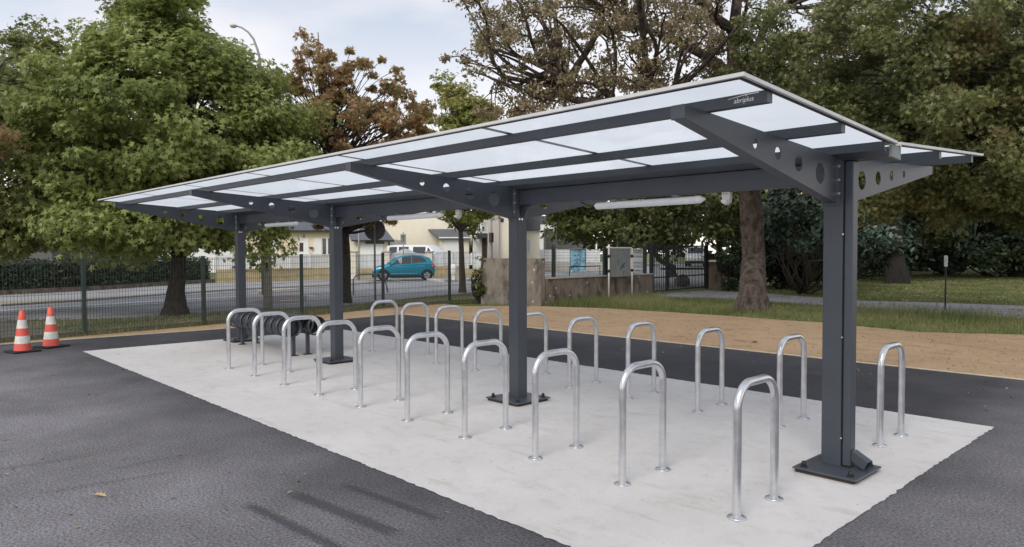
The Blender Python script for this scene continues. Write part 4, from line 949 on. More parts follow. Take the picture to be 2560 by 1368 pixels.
D = 62
H2 = thing('gabled_house', 'tall cream gabled house with lean-to garage behind the white minibus', 'house')
a, b_ = at(955, 560, D), at(1188, 560, D); rr_ = Vector(R0); ff_ = Vector((-math.sin(YAW), math.cos(YAW), 0)); wd_ = (b_-a).dot(rr_); hz_ = a.z; k = MB()
k.prism([(0, -.1), (wd_, -.1), (wd_, 4.2), (wd_*.5, 7.2), (0, 4.2)], lambda p, q_, t_: Vector((a.x, a.y, 0))+rr_*p+ff_*t_+Vector((0, 0, q_)), 0, 9); k.build('wall', M['cream2'], H2)
k = MB()
for s0, s1 in (((-.3, 4.0), (wd_*.5, 7.36)), ((wd_+.3, 4.0), (wd_*.5, 7.36))):
    k.prism([s0, s1, (s1[0], s1[1]+.14), (s0[0], s0[1]+.14)], lambda p, q_, t_: Vector((a.x, a.y, 0))+rr_*p+ff_*t_+Vector((0, 0, q_)), -.3, 9.3)
k.build('roof', M['slate'], H2)
wn = PB(MB(), 1111, 546, 1131, 557, D-.06, .1).build('window', M['white'], H2); PB(MB(), 1113, 548, 1121, 555.5, D-.08, .015).build('pane', M['glass'], wn); PB(MB(), 1123, 548, 1129.5, 555.5, D-.08, .015).build('pane', M['glass'], wn)
PB(MB(), 1099, 594, 1172, 690, D-4, 3.9, -.1).build('garage_wall', M['cream2'], H2)
gd = PB(MB(), 1111, 600, 1158, 690, D-4.06, .05, 0).build('garage_door', M['white'], H2)
for u in (1113.5, 1129.5, 1145.5): PB(MB(), u, 603, u+9, 610.5, D-4.08, .015).build('door_window', M['glass'], gd)
slab_poly(MB(), [(1096, 593, D-4.4), (1176, 593, D-4.4), (1166, 573, D-.1), (1070, 573, D-.1)], D, 0).build('garage_roof', M['slate'], H2)
PB(MB(), 1097, 592.5, 1176, 596, D-4.5, .10).build('fascia', M['white'], H2)

D = 58
H3 = thing('terraced_house', 'white house with brown door and dark canopy behind the tall concrete wall', 'house')
PB(MB(), 1182, 500, 1224, 690, D, 8, -.1).build('wall', M['whitewall'], H3)
PB(MB(), 1224.5, 500, 1247, 690, D-1.6, 9, -.1).build('wall', M['pinkish'], H3)
PB(MB(), 1247.5, 505, 1316, 690, D-1.2, 9, -.1).build('wall', M['cream2'], H3)
PB(MB(), 1182, 490, 1316, 499, D-1.8, 10).build('roof', M['slate'], H3)
PB(MB(), 1193, 583, 1218, 594, D-.8, .79).build('canopy', M['anth'], H3)
PB(MB(), 1205, 596, 1217, 660, D-.06, .05, 0).build('door', M['brown'], H3)
wn = PB(MB(), 1203, 552, 1218, 580, D-.06, .05).build('window', M['white'], H3); PB(MB(), 1205, 554, 1216, 578, D-.08, .015).build('pane', M['lamp'], wn)
wn = PB(MB(), 1249, 544, 1261, 558, D-1.26, .05).build('window', M['white'], H3); PB(MB(), 1251, 546, 1259.5, 556, D-1.28, .015).build('pane', M['brown'], wn)
H4 = thing('small_house', 'pale house with blue-grey roof right of the second shelter post', 'house')
PB(MB(), 1290, 577, 1349, 690, 60, 7, -.1).build('wall', M['cream2'], H4); PB(MB(), 1286, 540, 1351, 576.5, 59.6, 8).build('roof', M['slate'], H4)
wn = PB(MB(), 1318, 597, 1326, 630, 59.93, .05).build('window', M['white'], H4); PB(MB(), 1319.5, 599, 1324.5, 630, 59.9, .015).build('pane', M['lamp'], wn)
H5 = thing('small_house', 'distant white house behind the thin pole right of the second post', 'house')
PB(MB(), 1345, 560, 1398, 690, 78, 7, -.1).build('wall', M['whitewall'], H5); PB(MB(), 1340, 540, 1400, 559.5, 77.8, 8).build('roof', M['slate'], H5)
PB(MB(), 1386, 564, 1391, 574, 77.9, .08).build('window', M['glass'], H5)
H6 = thing('shed', 'flat dark grey shed behind the white boundary fence', 'shed')
PB(MB(), 1366, 575, 1475, 690, 68, 6, -.1).build('wall', M['shed'], H6); PB(MB(), 1363, 572, 1478, 574.5, 67.8, 6.5).build('roof', M['anth_dark'], H6)
H7 = thing('distant_house', 'pale house glimpsed through the leaves above the hedge on the left', 'house')
PB(MB(), -400, 580, 130, 690, 52, 8, -.1).build('wall', M['shed'], H7); slab_poly(MB(), [(-420, 580, 51.5), (140, 580, 51.5), (120, 540, 56), (-400, 540, 56)], 0, 0).build('roof', M['slate'], H7)
H8 = thing('distant_house', 'white house glimpsed behind the big street tree trunk on the left', 'house')
PB(MB(), 150, 585, 575, 690, 60, 8, -.1).build('wall', M['whitewall'], H8); slab_poly(MB(), [(140, 585, 59.5), (585, 585, 59.5), (560, 550, 64), (160, 550, 64)], 0, 0).build('roof', M['slate'], H8)
for u in (250, 330, 470): 
    wn = PB(MB(), u, 600, u+22, 632, 59.93, .05).build('window', M['white'], H8); PB(MB(), u+2, 602, u+20, 630, 59.9, .015).build('pane', M['glass'], wn)

# white boundary fence and printed cabinet, right of the second post
BF = thing('boundary_fence', 'white solid panel fence over a beige wall seen through the mesh', 'fence')
for u0, u1 in ((1344, 1390), (1391, 1424), (1466, 1500), (1290, 1343)):
    k = PB(MB(), u0+1.5, 624, u1-1.5, 655, 62, .06)
    PB(k, u0, 622, u0+1.3, 656, 61.95, .14); PB(k, u1-1.3, 622, u1, 656, 61.95, .14)
    k.build('fence_panel', M['white'], BF)
PB(MB(), 1290, 655.5, 1424, 690, 61.9, .2, -.05).build('masonry_base', M['pinkish'], BF); PB(MB(), 1466, 655.5, 1508, 690, 61.9, .2, -.05).build('masonry_base', M['pinkish'], BF)
CB = thing('utility_cabinet', 'utility cabinet covered in pale blue and dark print beside the white panels', 'cabinet')
PB(MB(), 1427, 624, 1464, 690, 57, 1.2, -.03).build('body', M['cyancab'], CB); PB(MB(), 1425, 621.5, 1466, 624, 56.9, 1.4).build('lid', M['steelgrey'], CB)
SB = thing('steel_container', 'stack of ribbed silver-grey cabinets right of the grey panel', 'container')
for i, (u0, v0, u1, v1) in enumerate(((1580, 625, 1608, 655), (1580, 650.3, 1613, 674), (1580, 670, 1613, 700))):
    k = PB(MB(), u0, v0, u1, v1 if i == 2 else (650 if i == 0 else 669.7), 28+.1*(2-i), .7, -.03 if i == 2 else None)
    for j in range(2):
        PB(k, u0+1, v0+3+j*9, u1-1, v0+6+j*9, 27.96+.1*(2-i), .035)
    k.build('ribbed_section', M['carwhite'], SB)
PB(MB(), 1576, 622, 1609, 624.8, 28.1, .9).build('lid', M['white'], SB)

# ------------------------------------------------------------------ concrete walls, gate, panel
W1 = thing('concrete_wall', 'tall stained concrete wall at the corner behind the second shelter post', 'wall')
a, b_ = gr(1208, 757), gr(1357, 765); d = b_-a; k = MB(); c_ = (a+b_)/2; k.box(c_+Vector((0, 0, .68)), (d.length, .22, 1.46), math.atan2(d.y, d.x)); k.build('wall_face', M['wallconc'], W1)
p = gr(1321, 765); MB().tube([(p.x+.03, p.y-.12, .02), (p.x+.03, p.y-.12, .95)], .022, 8).build('pipe', M['anth_dark'], W1)
W2 = thing('concrete_wall', 'low dark stained concrete wall between the tall wall and the gate', 'wall')
a2, b2_ = Vector((b_.x-.13, b_.y+.15, 0)), gr(1624, 742); d = b2_-a2; rzw = math.atan2(d.y, d.x); k = MB(); c_ = (a2+b2_)/2; k.box(c_+Vector((0, 0, .37)), (d.length, .24, .84), rzw); k.build('wall_face', M['wallconc2'], W2)
MB().box(c_+Vector((0, 0, .815)), (d.length, .30, .045), rzw).build('coping', M['kerbm'], W2)
F2 = thing('wall_top_fence', 'dark green mesh fence standing on the low stained wall', 'fence')
def on(u):
    f = (u-1357)/(1624-1357); # perspective-correct position along the wall line
    D_ = Fv+Rv*(u-IW/2)/FPX; n0 = Vector((-d.y, d.x, 0)); t_ = (a2-Vector(CP)).dot(n0)/Vector(D_).dot(n0); q_ = Vector(CP+t_*D_); return Vector((q_.x, q_.y, 0))
for u, w in ((1384, .07), (1514, .16), (1612, .10)):
    p = on(u); MB().box(p+Vector((0, 0, 1.30)), (w*1.4, .07, .92), rzw).build('fence_post', M['greengrey'], F2)
for u0, u1 in ((1358, 1382), (1386, 1509), (1519, 1608)):
    mesh_panel(on(u0), on(u1), .84, 1.70, 1.70, F2, .06)
PN = thing('notice_board', 'grey back of a notice board on two pale posts in the weeds', 'board')
a, b_ = gr(1522, 753), gr(1580, 748); d = b_-a; rz = math.atan2(d.y, d.x); u_ = d.normalized(); nn = Vector((-u_.y, u_.x, 0)); nn = nn if nn.dot(Vector(Fv)) > 0 else -nn
for p in (a, b_): MB().tube([p+Vector((0, 0, -.05)), p+Vector((0, 0, 1.72))], .030, 10).build('post', M['offwhite'], PN)
c_ = (a+b_)/2+nn*.05; L_ = d.length
bd = MB().box(c_+Vector((0, 0, 1.25)), (L_-.08, .025, .93), rz).build('board', M['panelback'], PN)
MB().box(c_+Vector((0, 0, 1.735)), (L_+.06, .05, .04), rz).build('top_rail', M['white'], PN)
MB().box(c_+Vector((0, 0, .775)), (L_-.1, .03, .02), rz).build('bottom_rail', M['terracotta'], PN)
for p in (a, b_):
    for zz in (1.46, .98): MB().lathe((p.x, p.y, zz), [(.0, -.05), (.05, -.045), (.05, .045), (0, .05)], 12).build('clamp', M['anth_dark'], PN)
k = MB(); c0 = c_-nn*.0145
def scr(pts, w):
    for (x0, z0), (x1, z1) in zip(pts[:-1], pts[1:]):
        p, q_ = c0+u_*x0+Vector((0, 0, z0)), c0+u_*x1+Vector((0, 0, z1)); t_ = (q_-p).normalized().cross(nn)*w/2; k.add([p-t_, q_-t_, q_+t_, p+t_], [(0, 1, 2, 3)])
scr([(.06, 1.0), (.12, 1.12), (.18, 1.16), (.24, 1.20), (.29, 1.22)], .05); scr([(.18, 1.16), (.20, 1.08), (.28, 1.12)], .03); scr([(.22, .80), (.22, .96)], .02); scr([(-.12, 1.14), (-.12, 1.32), (-.07, 1.32), (-.07, 1.14)], .012)
k.build('dark_scrawl', M['anth_dark'], bd)
GT = thing('metal_gate', 'double gate of dark vertical bars at the end of the low wall', 'gate')
a, b_, mid_ = gr(1628, 736), gr(1766, 722.5), gr(1666, 732); d = b_-a; L_ = d.length; rz = math.atan2(d.y, d.x); u_ = d/L_; Lm = (mid_-a).length
for p, h in ((a, 1.92), (b_, 2.02)):
    MB().box(p+Vector((0, 0, h/2)), (.11, .11, h), rz).build('gate_post', M['gatem'], GT)
for (s0, s1, nm) in ((.09, Lm-.03, 'gate_leaf'), (Lm+.03, L_-.09, 'gate_leaf')):
    k = MB(); p0, p1 = a+u_*s0, a+u_*s1; c_ = (p0+p1)/2; w = s1-s0
    for zz in (.10, .62, 1.83): k.box(c_+Vector((0, 0, zz)), (w, .04, .045), rz)
    for s_ in (s0+.025, s1-.025): k.box(a+u_*s_+Vector((0, 0, .97)), (.05, .045, 1.76), rz)
    n_ = int(w/.135)
    for i in range(1, n_): k.box(a+u_*(s0+w*i/n_)+Vector((0, 0, .965)), (.028, .028, 1.72), rz)
    lf = k.build(nm, M['gatem'], GT)
    if s0 > 1: MB().box(a+u_*(s0+.05)-Vector((-u_.y, u_.x, 0))*-.04+Vector((0, 0, 1.0)), (.06, .05, .14), rz).build('lock_box', M['steelgrey'], lf)
W3 = thing('concrete_wall', 'short purple-grey wall stub right of the gate under the mailboxes', 'wall')
PB(MB(), 1772, 655, 1832, 725, 30.3, .3, -.05).build('wall_face', M['wallconc2'], W3)
MX = thing('mailboxes', 'dark mailboxes mounted beside the gate post', 'mailbox')
PB(MB(), 1772, 634, 1797, 650, 30.1, .35).build('box', M['gatem'], MX); PB(MB(), 1798, 640, 1822, 678, 30.0, .4).build('box', M['gatem'], MX); PB(MB(), 1797, 637.5, 1824, 639.8, 29.95, .5).build('lid', M['anth_dark'], MX)
o = MB(); rp = gr(1705, 714)
me = bmesh.new(); bmesh.ops.create_icosphere(me, subdivisions=3, radius=1)
vs = []
for v_ in me.verts:
    q_ = v_.co; f = 1+.16*math.sin(q_.x*5+1)+.12*math.sin(q_.y*7+2)+.08*math.sin(q_.z*9); vs.append((rp.x+q_.x*.36*f, rp.y+q_.y*.40*f, max(-.02, .20+q_.z*.27*f)))
o.add(vs, [tuple(v_.index for v_ in f_.verts) for f_ in me.faces], False); me.free()
tag(o.build('boulder', M['rock']), 'pale boulder lying behind the bars of the gate', 'rock')

# ------------------------------------------------------------------ poles, signs, lamps
def pole(name, label, cat, base, h, r, mat, r2=None, **kw):
    T = thing(name, label, cat, base, **kw); MB().tube([(0, 0, -.03), (0, 0, h*.5), (0, 0, h)], [r, (r+(r2 or r))/2, r2 or r], 12).build('pole', M[mat], T); return T
T = pole('utility_pole', 'weathered pale wooden pole between the two far shelter posts', 'utility pole', gr(670, 768), 3.9, .135, 'pole', .10)
MB().b2((.10, -.16, 1.15), (.18, -.06, 1.4)).build('cable_box', M['anth_dark'], T)
T = pole('utility_pole', 'wooden utility pole rising behind the tall concrete wall', 'utility pole', gr(1226, 708), 4.6, .14, 'pole', .11)
MB().b2((.12, -.2, 2.1), (.32, -.05, 2.6)).build('meter_box', M['brown'], T)
# round sign seen from behind
T = pole('road_sign', 'back of a round road sign on a grey pole left of the blue car', 'road sign', gr(938, 748), 2.55, .032, 'steelgrey')
dv = Vector((Fv[0], Fv[1], 0)).normalized(); rv_ = Vector(R0)
k = MB(); k.prism([(.36*math.cos(2*math.pi*j/28), 2.38+.36*math.sin(2*math.pi*j/28)) for j in range(28)], lambda p, q_, t_: rv_*p+dv*t_+Vector((0, 0, q_)), .035, .05); k.build('sign_disc', M['signback'], T)
MB().box((dv*.042)+Vector((0, 0, 1.96)), (.66, .015, .12), YAW).build('sub_plate', M['signback'], T)
T = pole('road_sign', 'small rectangular sign on a thin pole in front of the minibus', 'road sign', along(1015)+Vector((.6, -.6, 0)), 2.9, .03, 'steelgrey')
MB().box((-dv*.04)+Vector((0, 0, 2.50)), (.34, .015, .52), YAW).build('sign_plate', M['panelback'], T); MB().box((-dv*.0555)+Vector((0, 0, 2.50)), (.06, .01, .36), YAW).build('pictogram', M['signback'], T)
MB().box((-dv*.0555)+Vector((0, 0, 2.62)), (.16, .009, .05), YAW).build('pictogram', M['signback'], T)
T = pole('thin_pole', 'thin grey pole in front of the bungalow garage', 'pole', gr(898, 700), 3.4, .04, 'steelgrey')
T = pole('thin_pole', 'thin pale pole behind the wall-top fence right of the second post', 'pole', gr(1385, 690), 5.2, .05, 'steelgrey')
T = pole('thin_pole', 'short white rod showing above the notice board', 'pole', gr(1543, 712), 2.15, .02, 'white')
T = pole('thin_pole', 'white sign post with small cross piece above the white boundary fence', 'pole', gr(1491, 690), 2.55, .05, 'white')
MB().box(Vector((0, 0, 2.5)), (.45, .06, .16), YAW).build('cross_piece', M['white'], T)
T = thing('street_lamp', 'street lamp with long curved arm arching above the big green tree', 'street lamp')
p = at(652, 200, 27); lb_ = Vector((p.x, p.y, 0)); MB().tube([lb_, at(652, 300, 27), at(650, 150, 27), at(644, 125, 27), at(634, 98, 27), at(620, 80, 27), at(604, 69, 27), at(590, 65, 27)], [.09, .07, .05, .045, .04, .035, .032, .03], 8).build('arm_pole', M['steelgrey'], T)
q_ = at(583, 64, 27); MB().lathe(q_, [(0, -.09), (.10, -.07), (.14, 0), (.10, .05), (0, .07)], 12).build('lamp_head', M['offwhite'], T)
k = MB()
for dv_ in (0, 14):
    A_, B_ = at(-150, 155+dv_, 15.5), at(1050, 345+dv_, 27); pts = [A_.lerp(B_, i/16)-Vector((0, 0, .5*math.sin(math.pi*i/16))) for i in range(17)]
    tag(MB().tube(pts, .009, 5).build('overhead_cable', M['black']), ('upper' if not dv_ else 'lower')+' thin black overhead cable crossing in front of the big green tree', 'cable')
# marker post
T = pole('marker_post', 'thin post with white capsule top in the weeds by the park path', 'marker post', gr(2363, 774), 1.16, .022, 'greengrey')
MB().tube([(0, 0, 1.161), (0, 0, 1.18), (0, 0, 1.45), (0, 0, 1.47)], [.03, .045, .045, .03], 12).build('cap', M['white'], T)
# low barrier and white bollard
T = thing('street_barrier', 'low grey tubular barrier in front of the blue car', 'barrier')
a, b_ = gr(884, 738), gr(970, 731)
k = MB().tube([a, a+Vector((0, 0, .6)), a+(b_-a)*.06+Vector((0, 0, .72)), a+(b_-a)*.15+Vector((0, 0, .76)), a+(b_-a)*.80+Vector((0, 0, .76)), a+(b_-a)*.88+Vector((0, 0, .70)), b_], .028, 8); k.build('rail', M['steelgrey'], T)
T = thing('street_barrier', 'low dark tubular barrier behind the wall-top fence', 'barrier')
a, b_ = gr(1424, 697), gr(1500, 692); MB().tube([a, a+Vector((0, 0, .7)), b_+Vector((0, 0, .7)), b_], .03, 8).build('rail', M['anth_dark'], T)
T = thing('bollard', 'short white round-topped bollard at the kerb right of the blue car', 'bollard', gr(1134, 700))
MB().lathe((0, 0, 0), [(.11, -.02), (.11, .3), (.17, .36), (.19, .75), (.15, .88), (.06, .93), (0, .94)], 16).build('body', M['white'], T)

# ------------------------------------------------------------------ vehicles
def vehicle(name, label, loc, rz, st, paint, wheels, wr, glass, extra, w_):
    """st: stations (x, zbottom, zbelt, ztop, half width belt, half width roof)"""
    T = thing(name, label, 'car' if 'car' in name else 'van', loc, rz)
    ring = []
    for (x, zb, zl, ztp, wb, wt) in st:
        h = [(0, ztp), (wt*.7, ztp-.005), (wt*.93, ztp-.03), (wt, ztp-.07 if ztp-zl > .15 else ztp-.02), (wb, zl), (wb*1.015, zl-.12), (wb*1.0, (zl+zb)/2), (wb*.97, zb+.08), (wb*.86, zb), (0, zb)]
        ring.append([(x, y, z) for y, z in h]+[(x, -y, z) for y, z in h[-2:0:-1]])
    n_ = len(ring[0]); vs = [p for r_ in ring for p in r_]; fs = [(i*n_+j, i*n_+(j+1) % n_, (i+1)*n_+(j+1) % n_, (i+1)*n_+j) for i in range(len(ring)-1) for j in range(n_)]
    fs += [tuple(range(n_)), tuple((len(ring)-1)*n_+j for j in range(n_))]
    MB().add(vs, fs, True).build('body', paint, T)
    xs = [s_[0] for s_ in st]
    def side(x, f, s_, off=.010):
        zl, ztp, wb, wt = [np.interp(x, xs[::-1], [q_[j] for q_ in st][::-1]) for j in (2, 3, 4, 5)]
        return (x, s_*(wb+(wt-wb)*f+off), zl+(ztp-.06-zl)*f)
    for poly in glass:
        x0_, x1_ = min(p[0] for p in poly), max(p[0] for p in poly); xx_ = sorted(set([x0_+(x1_-x0_)*(i+.02)/8.04 for i in range(9)]+[q_ for q_ in xs if x0_ < q_ < x1_])); bnd = []
        for x in xx_:
            hit = []
            for (xa, fa), (xb, fb) in zip(poly, poly[1:]+poly[:1]):
                if (xa-x)*(xb-x) <= 0 and xa != xb: hit.append(fa+(fb-fa)*(x-xa)/(xb-xa))
            bnd.append((x, min(hit), max(hit)))
        for s_ in (-1, 1):
            vs = [side(x, f, s_, .012) for x, lo, hi in bnd for f in (lo, hi)]
            MB().add(vs, [(2*i, 2*i+1, 2*i+3, 2*i+2) for i in range(len(bnd)-1)]).build('side_window', M['glass'], T)
    for x in wheels:
        for s_ in (-1, 1):
            y = s_*(w_-.09); k = MB()
            def L3(pr, y_=y, x_=x, s2=s_): return lambda: None
            prof = [(wr*.62, -.09), (wr*.93, -.10), (wr, -.06), (wr, .06), (wr*.93, .10), (wr*.62, .09)]
            m_ = 24; vs = [(x+r_*math.cos(2*math.pi*j/m_), y+q_, wr+r_*math.sin(2*math.pi*j/m_)) for r_, q_ in prof for j in range(m_)]
            fs = [(i*m_+j, i*m_+(j+1) % m_, (i+1)*m_+(j+1) % m_, (i+1)*m_+j) for i in range(5) for j in range(m_)]
            wl = thing('wheel', None, None); wl.parent = T
            MB().add(vs, fs, True).build('tyre', M['tyre'], wl)
            k = MB(); yo = y+s_*.085
            k.prism([(wr*.62*math.cos(2*math.pi*j/m_), wr*.62*math.sin(2*math.pi*j/m_)) for j in range(m_)], lambda p, q_, t_: (x+p, t_, wr+q_), yo-s_*.06, yo-s_*.05)
            for j in range(5):
                a_ = 2*math.pi*j/5+.3; c1, s1 = math.cos(a_), math.sin(a_); w2 = .035
                k.prism([(-s1*w2, c1*w2), (c1*wr*.6-s1*w2*1.5, s1*wr*.6+c1*w2*1.5), (c1*wr*.6+s1*w2*1.5, s1*wr*.6-c1*w2*1.5), (s1*w2, -c1*w2)], lambda p, q_, t_: (x+p, t_, wr+q_), yo-s_*.045, yo)
            k.build('rim', M['rim'], wl)
            ar = [(x+(wr+.055)*math.cos(math.pi*j/16), (wr+.055)*math.sin(math.pi*j/16)) for j in range(17)]+[(x+(wr-.02)*math.cos(math.pi*j/16), (wr-.02)*math.sin(math.pi*j/16)) for j in range(16, -1, -1)]
            MB().prism([(p, wr*.95+q_) for p, q_ in ar], lambda p, q_, t_: (p, t_, q_), s_*(w_*.60), s_*(w_+.006)).build('wheel_arch', M['rubber'], T)
    for nm, mat, a_, b_ in extra: MB().b2(a_, b_).build(nm, M[mat], T, .012)
    return T
p = gr(1008, 699.5)
hd = Vector((-.52, -.855, 0)).normalized()
CAR = vehicle('parked_car', 'bright teal blue small hatchback on the street behind the mesh fence', (p.x, p.y, -.03), math.atan2(hd.y, hd.x),
    [(1.80, .30, .52, .60, .50, .40), (1.74, .24, .62, .72, .68, .56), (1.55, .20, .72, .84, .77, .68), (1.15, .20, .82, .94, .81, .70), (.95, .20, .86, 1.0, .82, .68), (.45, .20, .90, 1.34, .83, .60), (.12, .20, .92, 1.47, .83, .60), (-.5, .20, .95, 1.53, .83, .60), (-1.1, .20, .99, 1.49, .83, .60), (-1.5, .22, 1.02, 1.33, .80, .58), (-1.72, .28, .98, 1.06, .76, .60), (-1.80, .34, .70, .80, .66, .52)],
    M['teal'], (1.16, -1.33), .31, [[(.80, .12), (.38, .80), (.0, .93), (-.42, .95), (-.42, .10)], [(-.47, .10), (-.47, .95), (-1.0, .92), (-1.40, .45), (-1.36, .22)]],
    [('headlight', 'lamp', (1.60, .50, .60), (1.755, .70, .76)), ('headlight', 'lamp', (1.60, -.70, .60), (1.755, -.50, .76)), ('number_plate', 'plate', (1.795, -.26, .36), (1.83, .26, .47)),
     ('front_bumper', 'rubber', (1.62, -.62, .20), (1.80, .62, .34)), ('door_mirror', 'teal', (.72, .86, .95), (.86, 1.0, 1.06)), ('door_mirror', 'teal', (.72, -1.0, .95), (.86, -.86, 1.06)),
     ('tail_light', 'conered', (-1.70, .60, .80), (-1.60, .79, 1.0)), ('tail_light', 'conered', (-1.70, -.79, .80), (-1.60, -.60, 1.0)), ('side_trim', 'rim', (-.75, .842, .40), (.72, .856, .43)), ('side_trim', 'rim', (-.75, -.856, .40), (.72, -.842, .43)),
     ('sill', 'rubber', (-.95, .79, .19), (.80, .825, .31)), ('sill', 'rubber', (-.95, -.825, .19), (.80, -.79, .31))], .82)
MB().add([(.97, .50, 1.03), (.97, -.50, 1.03), (.46, -.42, 1.368), (.46, .42, 1.368)], [(0, 1, 2, 3)]).build('windscreen', M['glass'], CAR)
CAR.children[0]
p = at(1052, 650, 51); hd = Vector(R0)*.93-Vector((Fv[0], Fv[1], 0))*.36
VAN = vehicle('parked_van', 'white minibus with dark windows behind the arched gate', (p.x, p.y, .0), math.atan2(hd.y, hd.x),
    [(2.35, .35, .95, 1.0, .75, .6), (2.2, .3, 1.1, 1.25, .9, .8), (1.75, .3, 1.18, 1.42, .93, .82), (1.1, .3, 1.2, 2.05, .94, .80), (.8, .3, 1.2, 2.14, .94, .82), (-1.6, .3, 1.2, 2.16, .94, .82), (-2.3, .3, 1.2, 2.12, .93, .80), (-2.42, .4, 1.1, 1.3, .85, .7)],
    M['carwhite'], (1.5, -1.5), .34, [[(1.68, .15), (1.15, .86), (.98, .9), (.98, .15)], [(.85, .15), (.85, .9), (-.15, .9), (-.15, .15)], [(-.5, .15), (-.5, .9), (-1.3, .9), (-1.3, .15)], [(-1.45, .15), (-1.45, .9), (-2.1, .9), (-2.15, .15)]],
    [('door_mirror', 'anth_dark', (1.35, .96, 1.2), (1.5, 1.12, 1.45)), ('door_mirror', 'anth_dark', (1.35, -1.12, 1.2), (1.5, -.96, 1.45)), ('tail_light', 'conered', (-2.43, .7, .9), (-2.36, .88, 1.2))], .93)
p = at(1742, 650, 70); hd = -Vector((Fv[0], Fv[1], 0))*.9-Vector(R0)*.45; hd = -Vector((Fv[0], Fv[1], 0)).normalized()*.93-Vector(R0)*.35
VN2 = vehicle('parked_van', 'white van parked uphill behind the bars of the gate', (p.x, p.y, .15), math.atan2(hd.y, hd.x),
    [(2.1, .35, .85, .92, .75, .6), (2.0, .3, 1.0, 1.1, .9, .75), (1.4, .3, 1.1, 1.25, .93, .82), (.8, .3, 1.15, 1.85, .94, .72), (-1.9, .3, 1.2, 1.95, .94, .75), (-2.2, .4, 1.1, 1.3, .85, .7)],
    M['carwhite'], (1.4, -1.4), .34, [[(1.2, .15), (.85, .86), (.0, .9), (.0, .15)], [(-.15, .15), (-.15, .9), (-1.7, .9), (-1.8, .15)]],
    [('front_bumper', 'rubber', (1.9, -.85, .32), (2.16, .85, .55)), ('grille', 'anth_dark', (1.99, -.4, .68), (2.09, .4, .88)), ('headlight', 'lamp', (1.88, .55, .75), (2.03, .85, .95)), ('headlight', 'lamp', (1.88, -.85, .75), (2.03, -.55, .95))], .93)
MB().add([(1.38, .74, 1.27), (1.38, -.74, 1.27), (.83, -.66, 1.82), (.83, .66, 1.82)], [(0, 1, 2, 3)]).build('windscreen', M['glass'], VN2)
sheet('uphill_road', [at(1650, 664, 64)*1, at(1900, 664, 64)*1, at(1900, 660, 84)*1, at(1650, 660, 84)*1], .14, M['road'])

# ------------------------------------------------------------------ grass, weeds, litter
def tri_sample(poly, n_):
    P3 = [Vector((p[0], p[1], 0)) for p in poly]; tr = tessellate_polygon([P3]); A_ = np.array([abs((P3[b_]-P3[a]).cross(P3[c_]-P3[a]).z) for a, b_, c_ in tr]); A_ /= A_.sum()
    idx = RNG.choice(len(tr), size=n_, p=A_); r1, r2 = RNG.random(n_)**.5, RNG.random(n_); V = np.array([[tuple(P3[i]) for i in t_] for t_ in tr])[idx]
    return V[:, 0]*(1-r1)[:, None]+V[:, 1]*(r1*(1-r2))[:, None]+V[:, 2]*(r1*r2)[:, None]
def grass(name, label, poly, n_, h0, h1, w, zb, mat='grass', lean=.35, pts=None):
    P = tri_sample(poly, n_) if pts is None else pts; n_ = len(P); h = h0+(h1-h0)*RNG.random(n_)**2; a = RNG.random(n_)*2*math.pi
    dx = np.stack([np.cos(a), np.sin(a), np.zeros(n_)], 1); ln = RNG.normal(size=(n_, 3))*lean; ln[:, 2] = 0
    b0 = P.copy(); b0[:, 2] = zb
    mid = b0+ln*h[:, None]*.35+np.array([0, 0, 1])*h[:, None]*.6; tip = b0+ln*h[:, None]+np.array([0, 0, 1])*h[:, None]*.95
    V = np.stack([b0-dx*w/2, b0+dx*w/2, mid+dx*w*.4, tip, mid-dx*w*.4], 1).reshape(-1)
    me = bpy.data.meshes.new(name); me.vertices.add(n_*5); me.vertices.foreach_set('co', V.astype(np.float32)); me.loops.add(n_*7); me.loops.foreach_set('vertex_index', (np.arange(n_)[:, None]*5+np.array([0, 1, 2, 4, 4, 2, 3])).reshape(-1).astype(np.int32))
    me.polygons.add(2*n_); me.polygons.foreach_set('loop_start', (np.arange(n_)[:, None]*7+np.array([0, 4])).reshape(-1).astype(np.int32)); me.polygons.foreach_set('loop_total', np.tile([4, 3], n_).astype(np.int32)); me.update(calc_edges=True); me.materials.append(LM[mat])
    o = bpy.data.objects.new(name, me); COL.objects.link(o); return tag(o, label, 'grass', kind='stuff')
tf = tanfar
band = list(tf)+pnear[::-1]
grass('grass_verge', 'rough green grass between the sandy ground and the park path', band, 80000, .03, .14, .008, -.045)
strip = [gr(1225, 762), gr(1500, 768), gr(1690, 778), gr(1650, 745), gr(1500, 752), gr(1360, 764)]
grass('tall_weeds', 'tall straw-coloured weeds along the foot of the low wall', strip, 11000, .08, .40, .007, -.04, lean=.45)
mp_ = gr(2330, 790); pts = np.stack([mp_.x+RNG.normal(size=4500)*1.1, mp_.y+RNG.normal(size=4500)*.45, np.zeros(4500)], 1)
grass('tall_weeds', 'tall tangled weeds around the foot of the marker post', None, 0, .08, .42, .006, -.04, lean=.35, pts=pts)
tb_ = stand(1880, 776); an = RNG.random(1800)*6.28; rr_ = .5+abs(RNG.normal(size=1800))*.5; pts = np.stack([tb_[0]+np.cos(an)*rr_, tb_[1]+np.sin(an)*rr_, np.zeros(1800)], 1)
grass('tall_weeds', 'dry grass around the foot of the big patchy tree', None, 0, .08, .3, .007, -.04, lean=.5, pts=pts)
fl = []
for a, b_ in zip(fpts[1:-1], fpts[2:]):
    f = RNG.random(1500)[:, None]; fl.append(np.hstack([np.array(a)+(np.array(b_)-np.array(a))*f+RNG.normal(size=(1500, 2))*.12, np.zeros((1500, 1))]))
fl = np.concatenate(fl); grass('fence_weeds', 'thin pale weeds growing along the foot of the mesh fence', None, 0, .03, .16, .008, -.02, pts=fl)
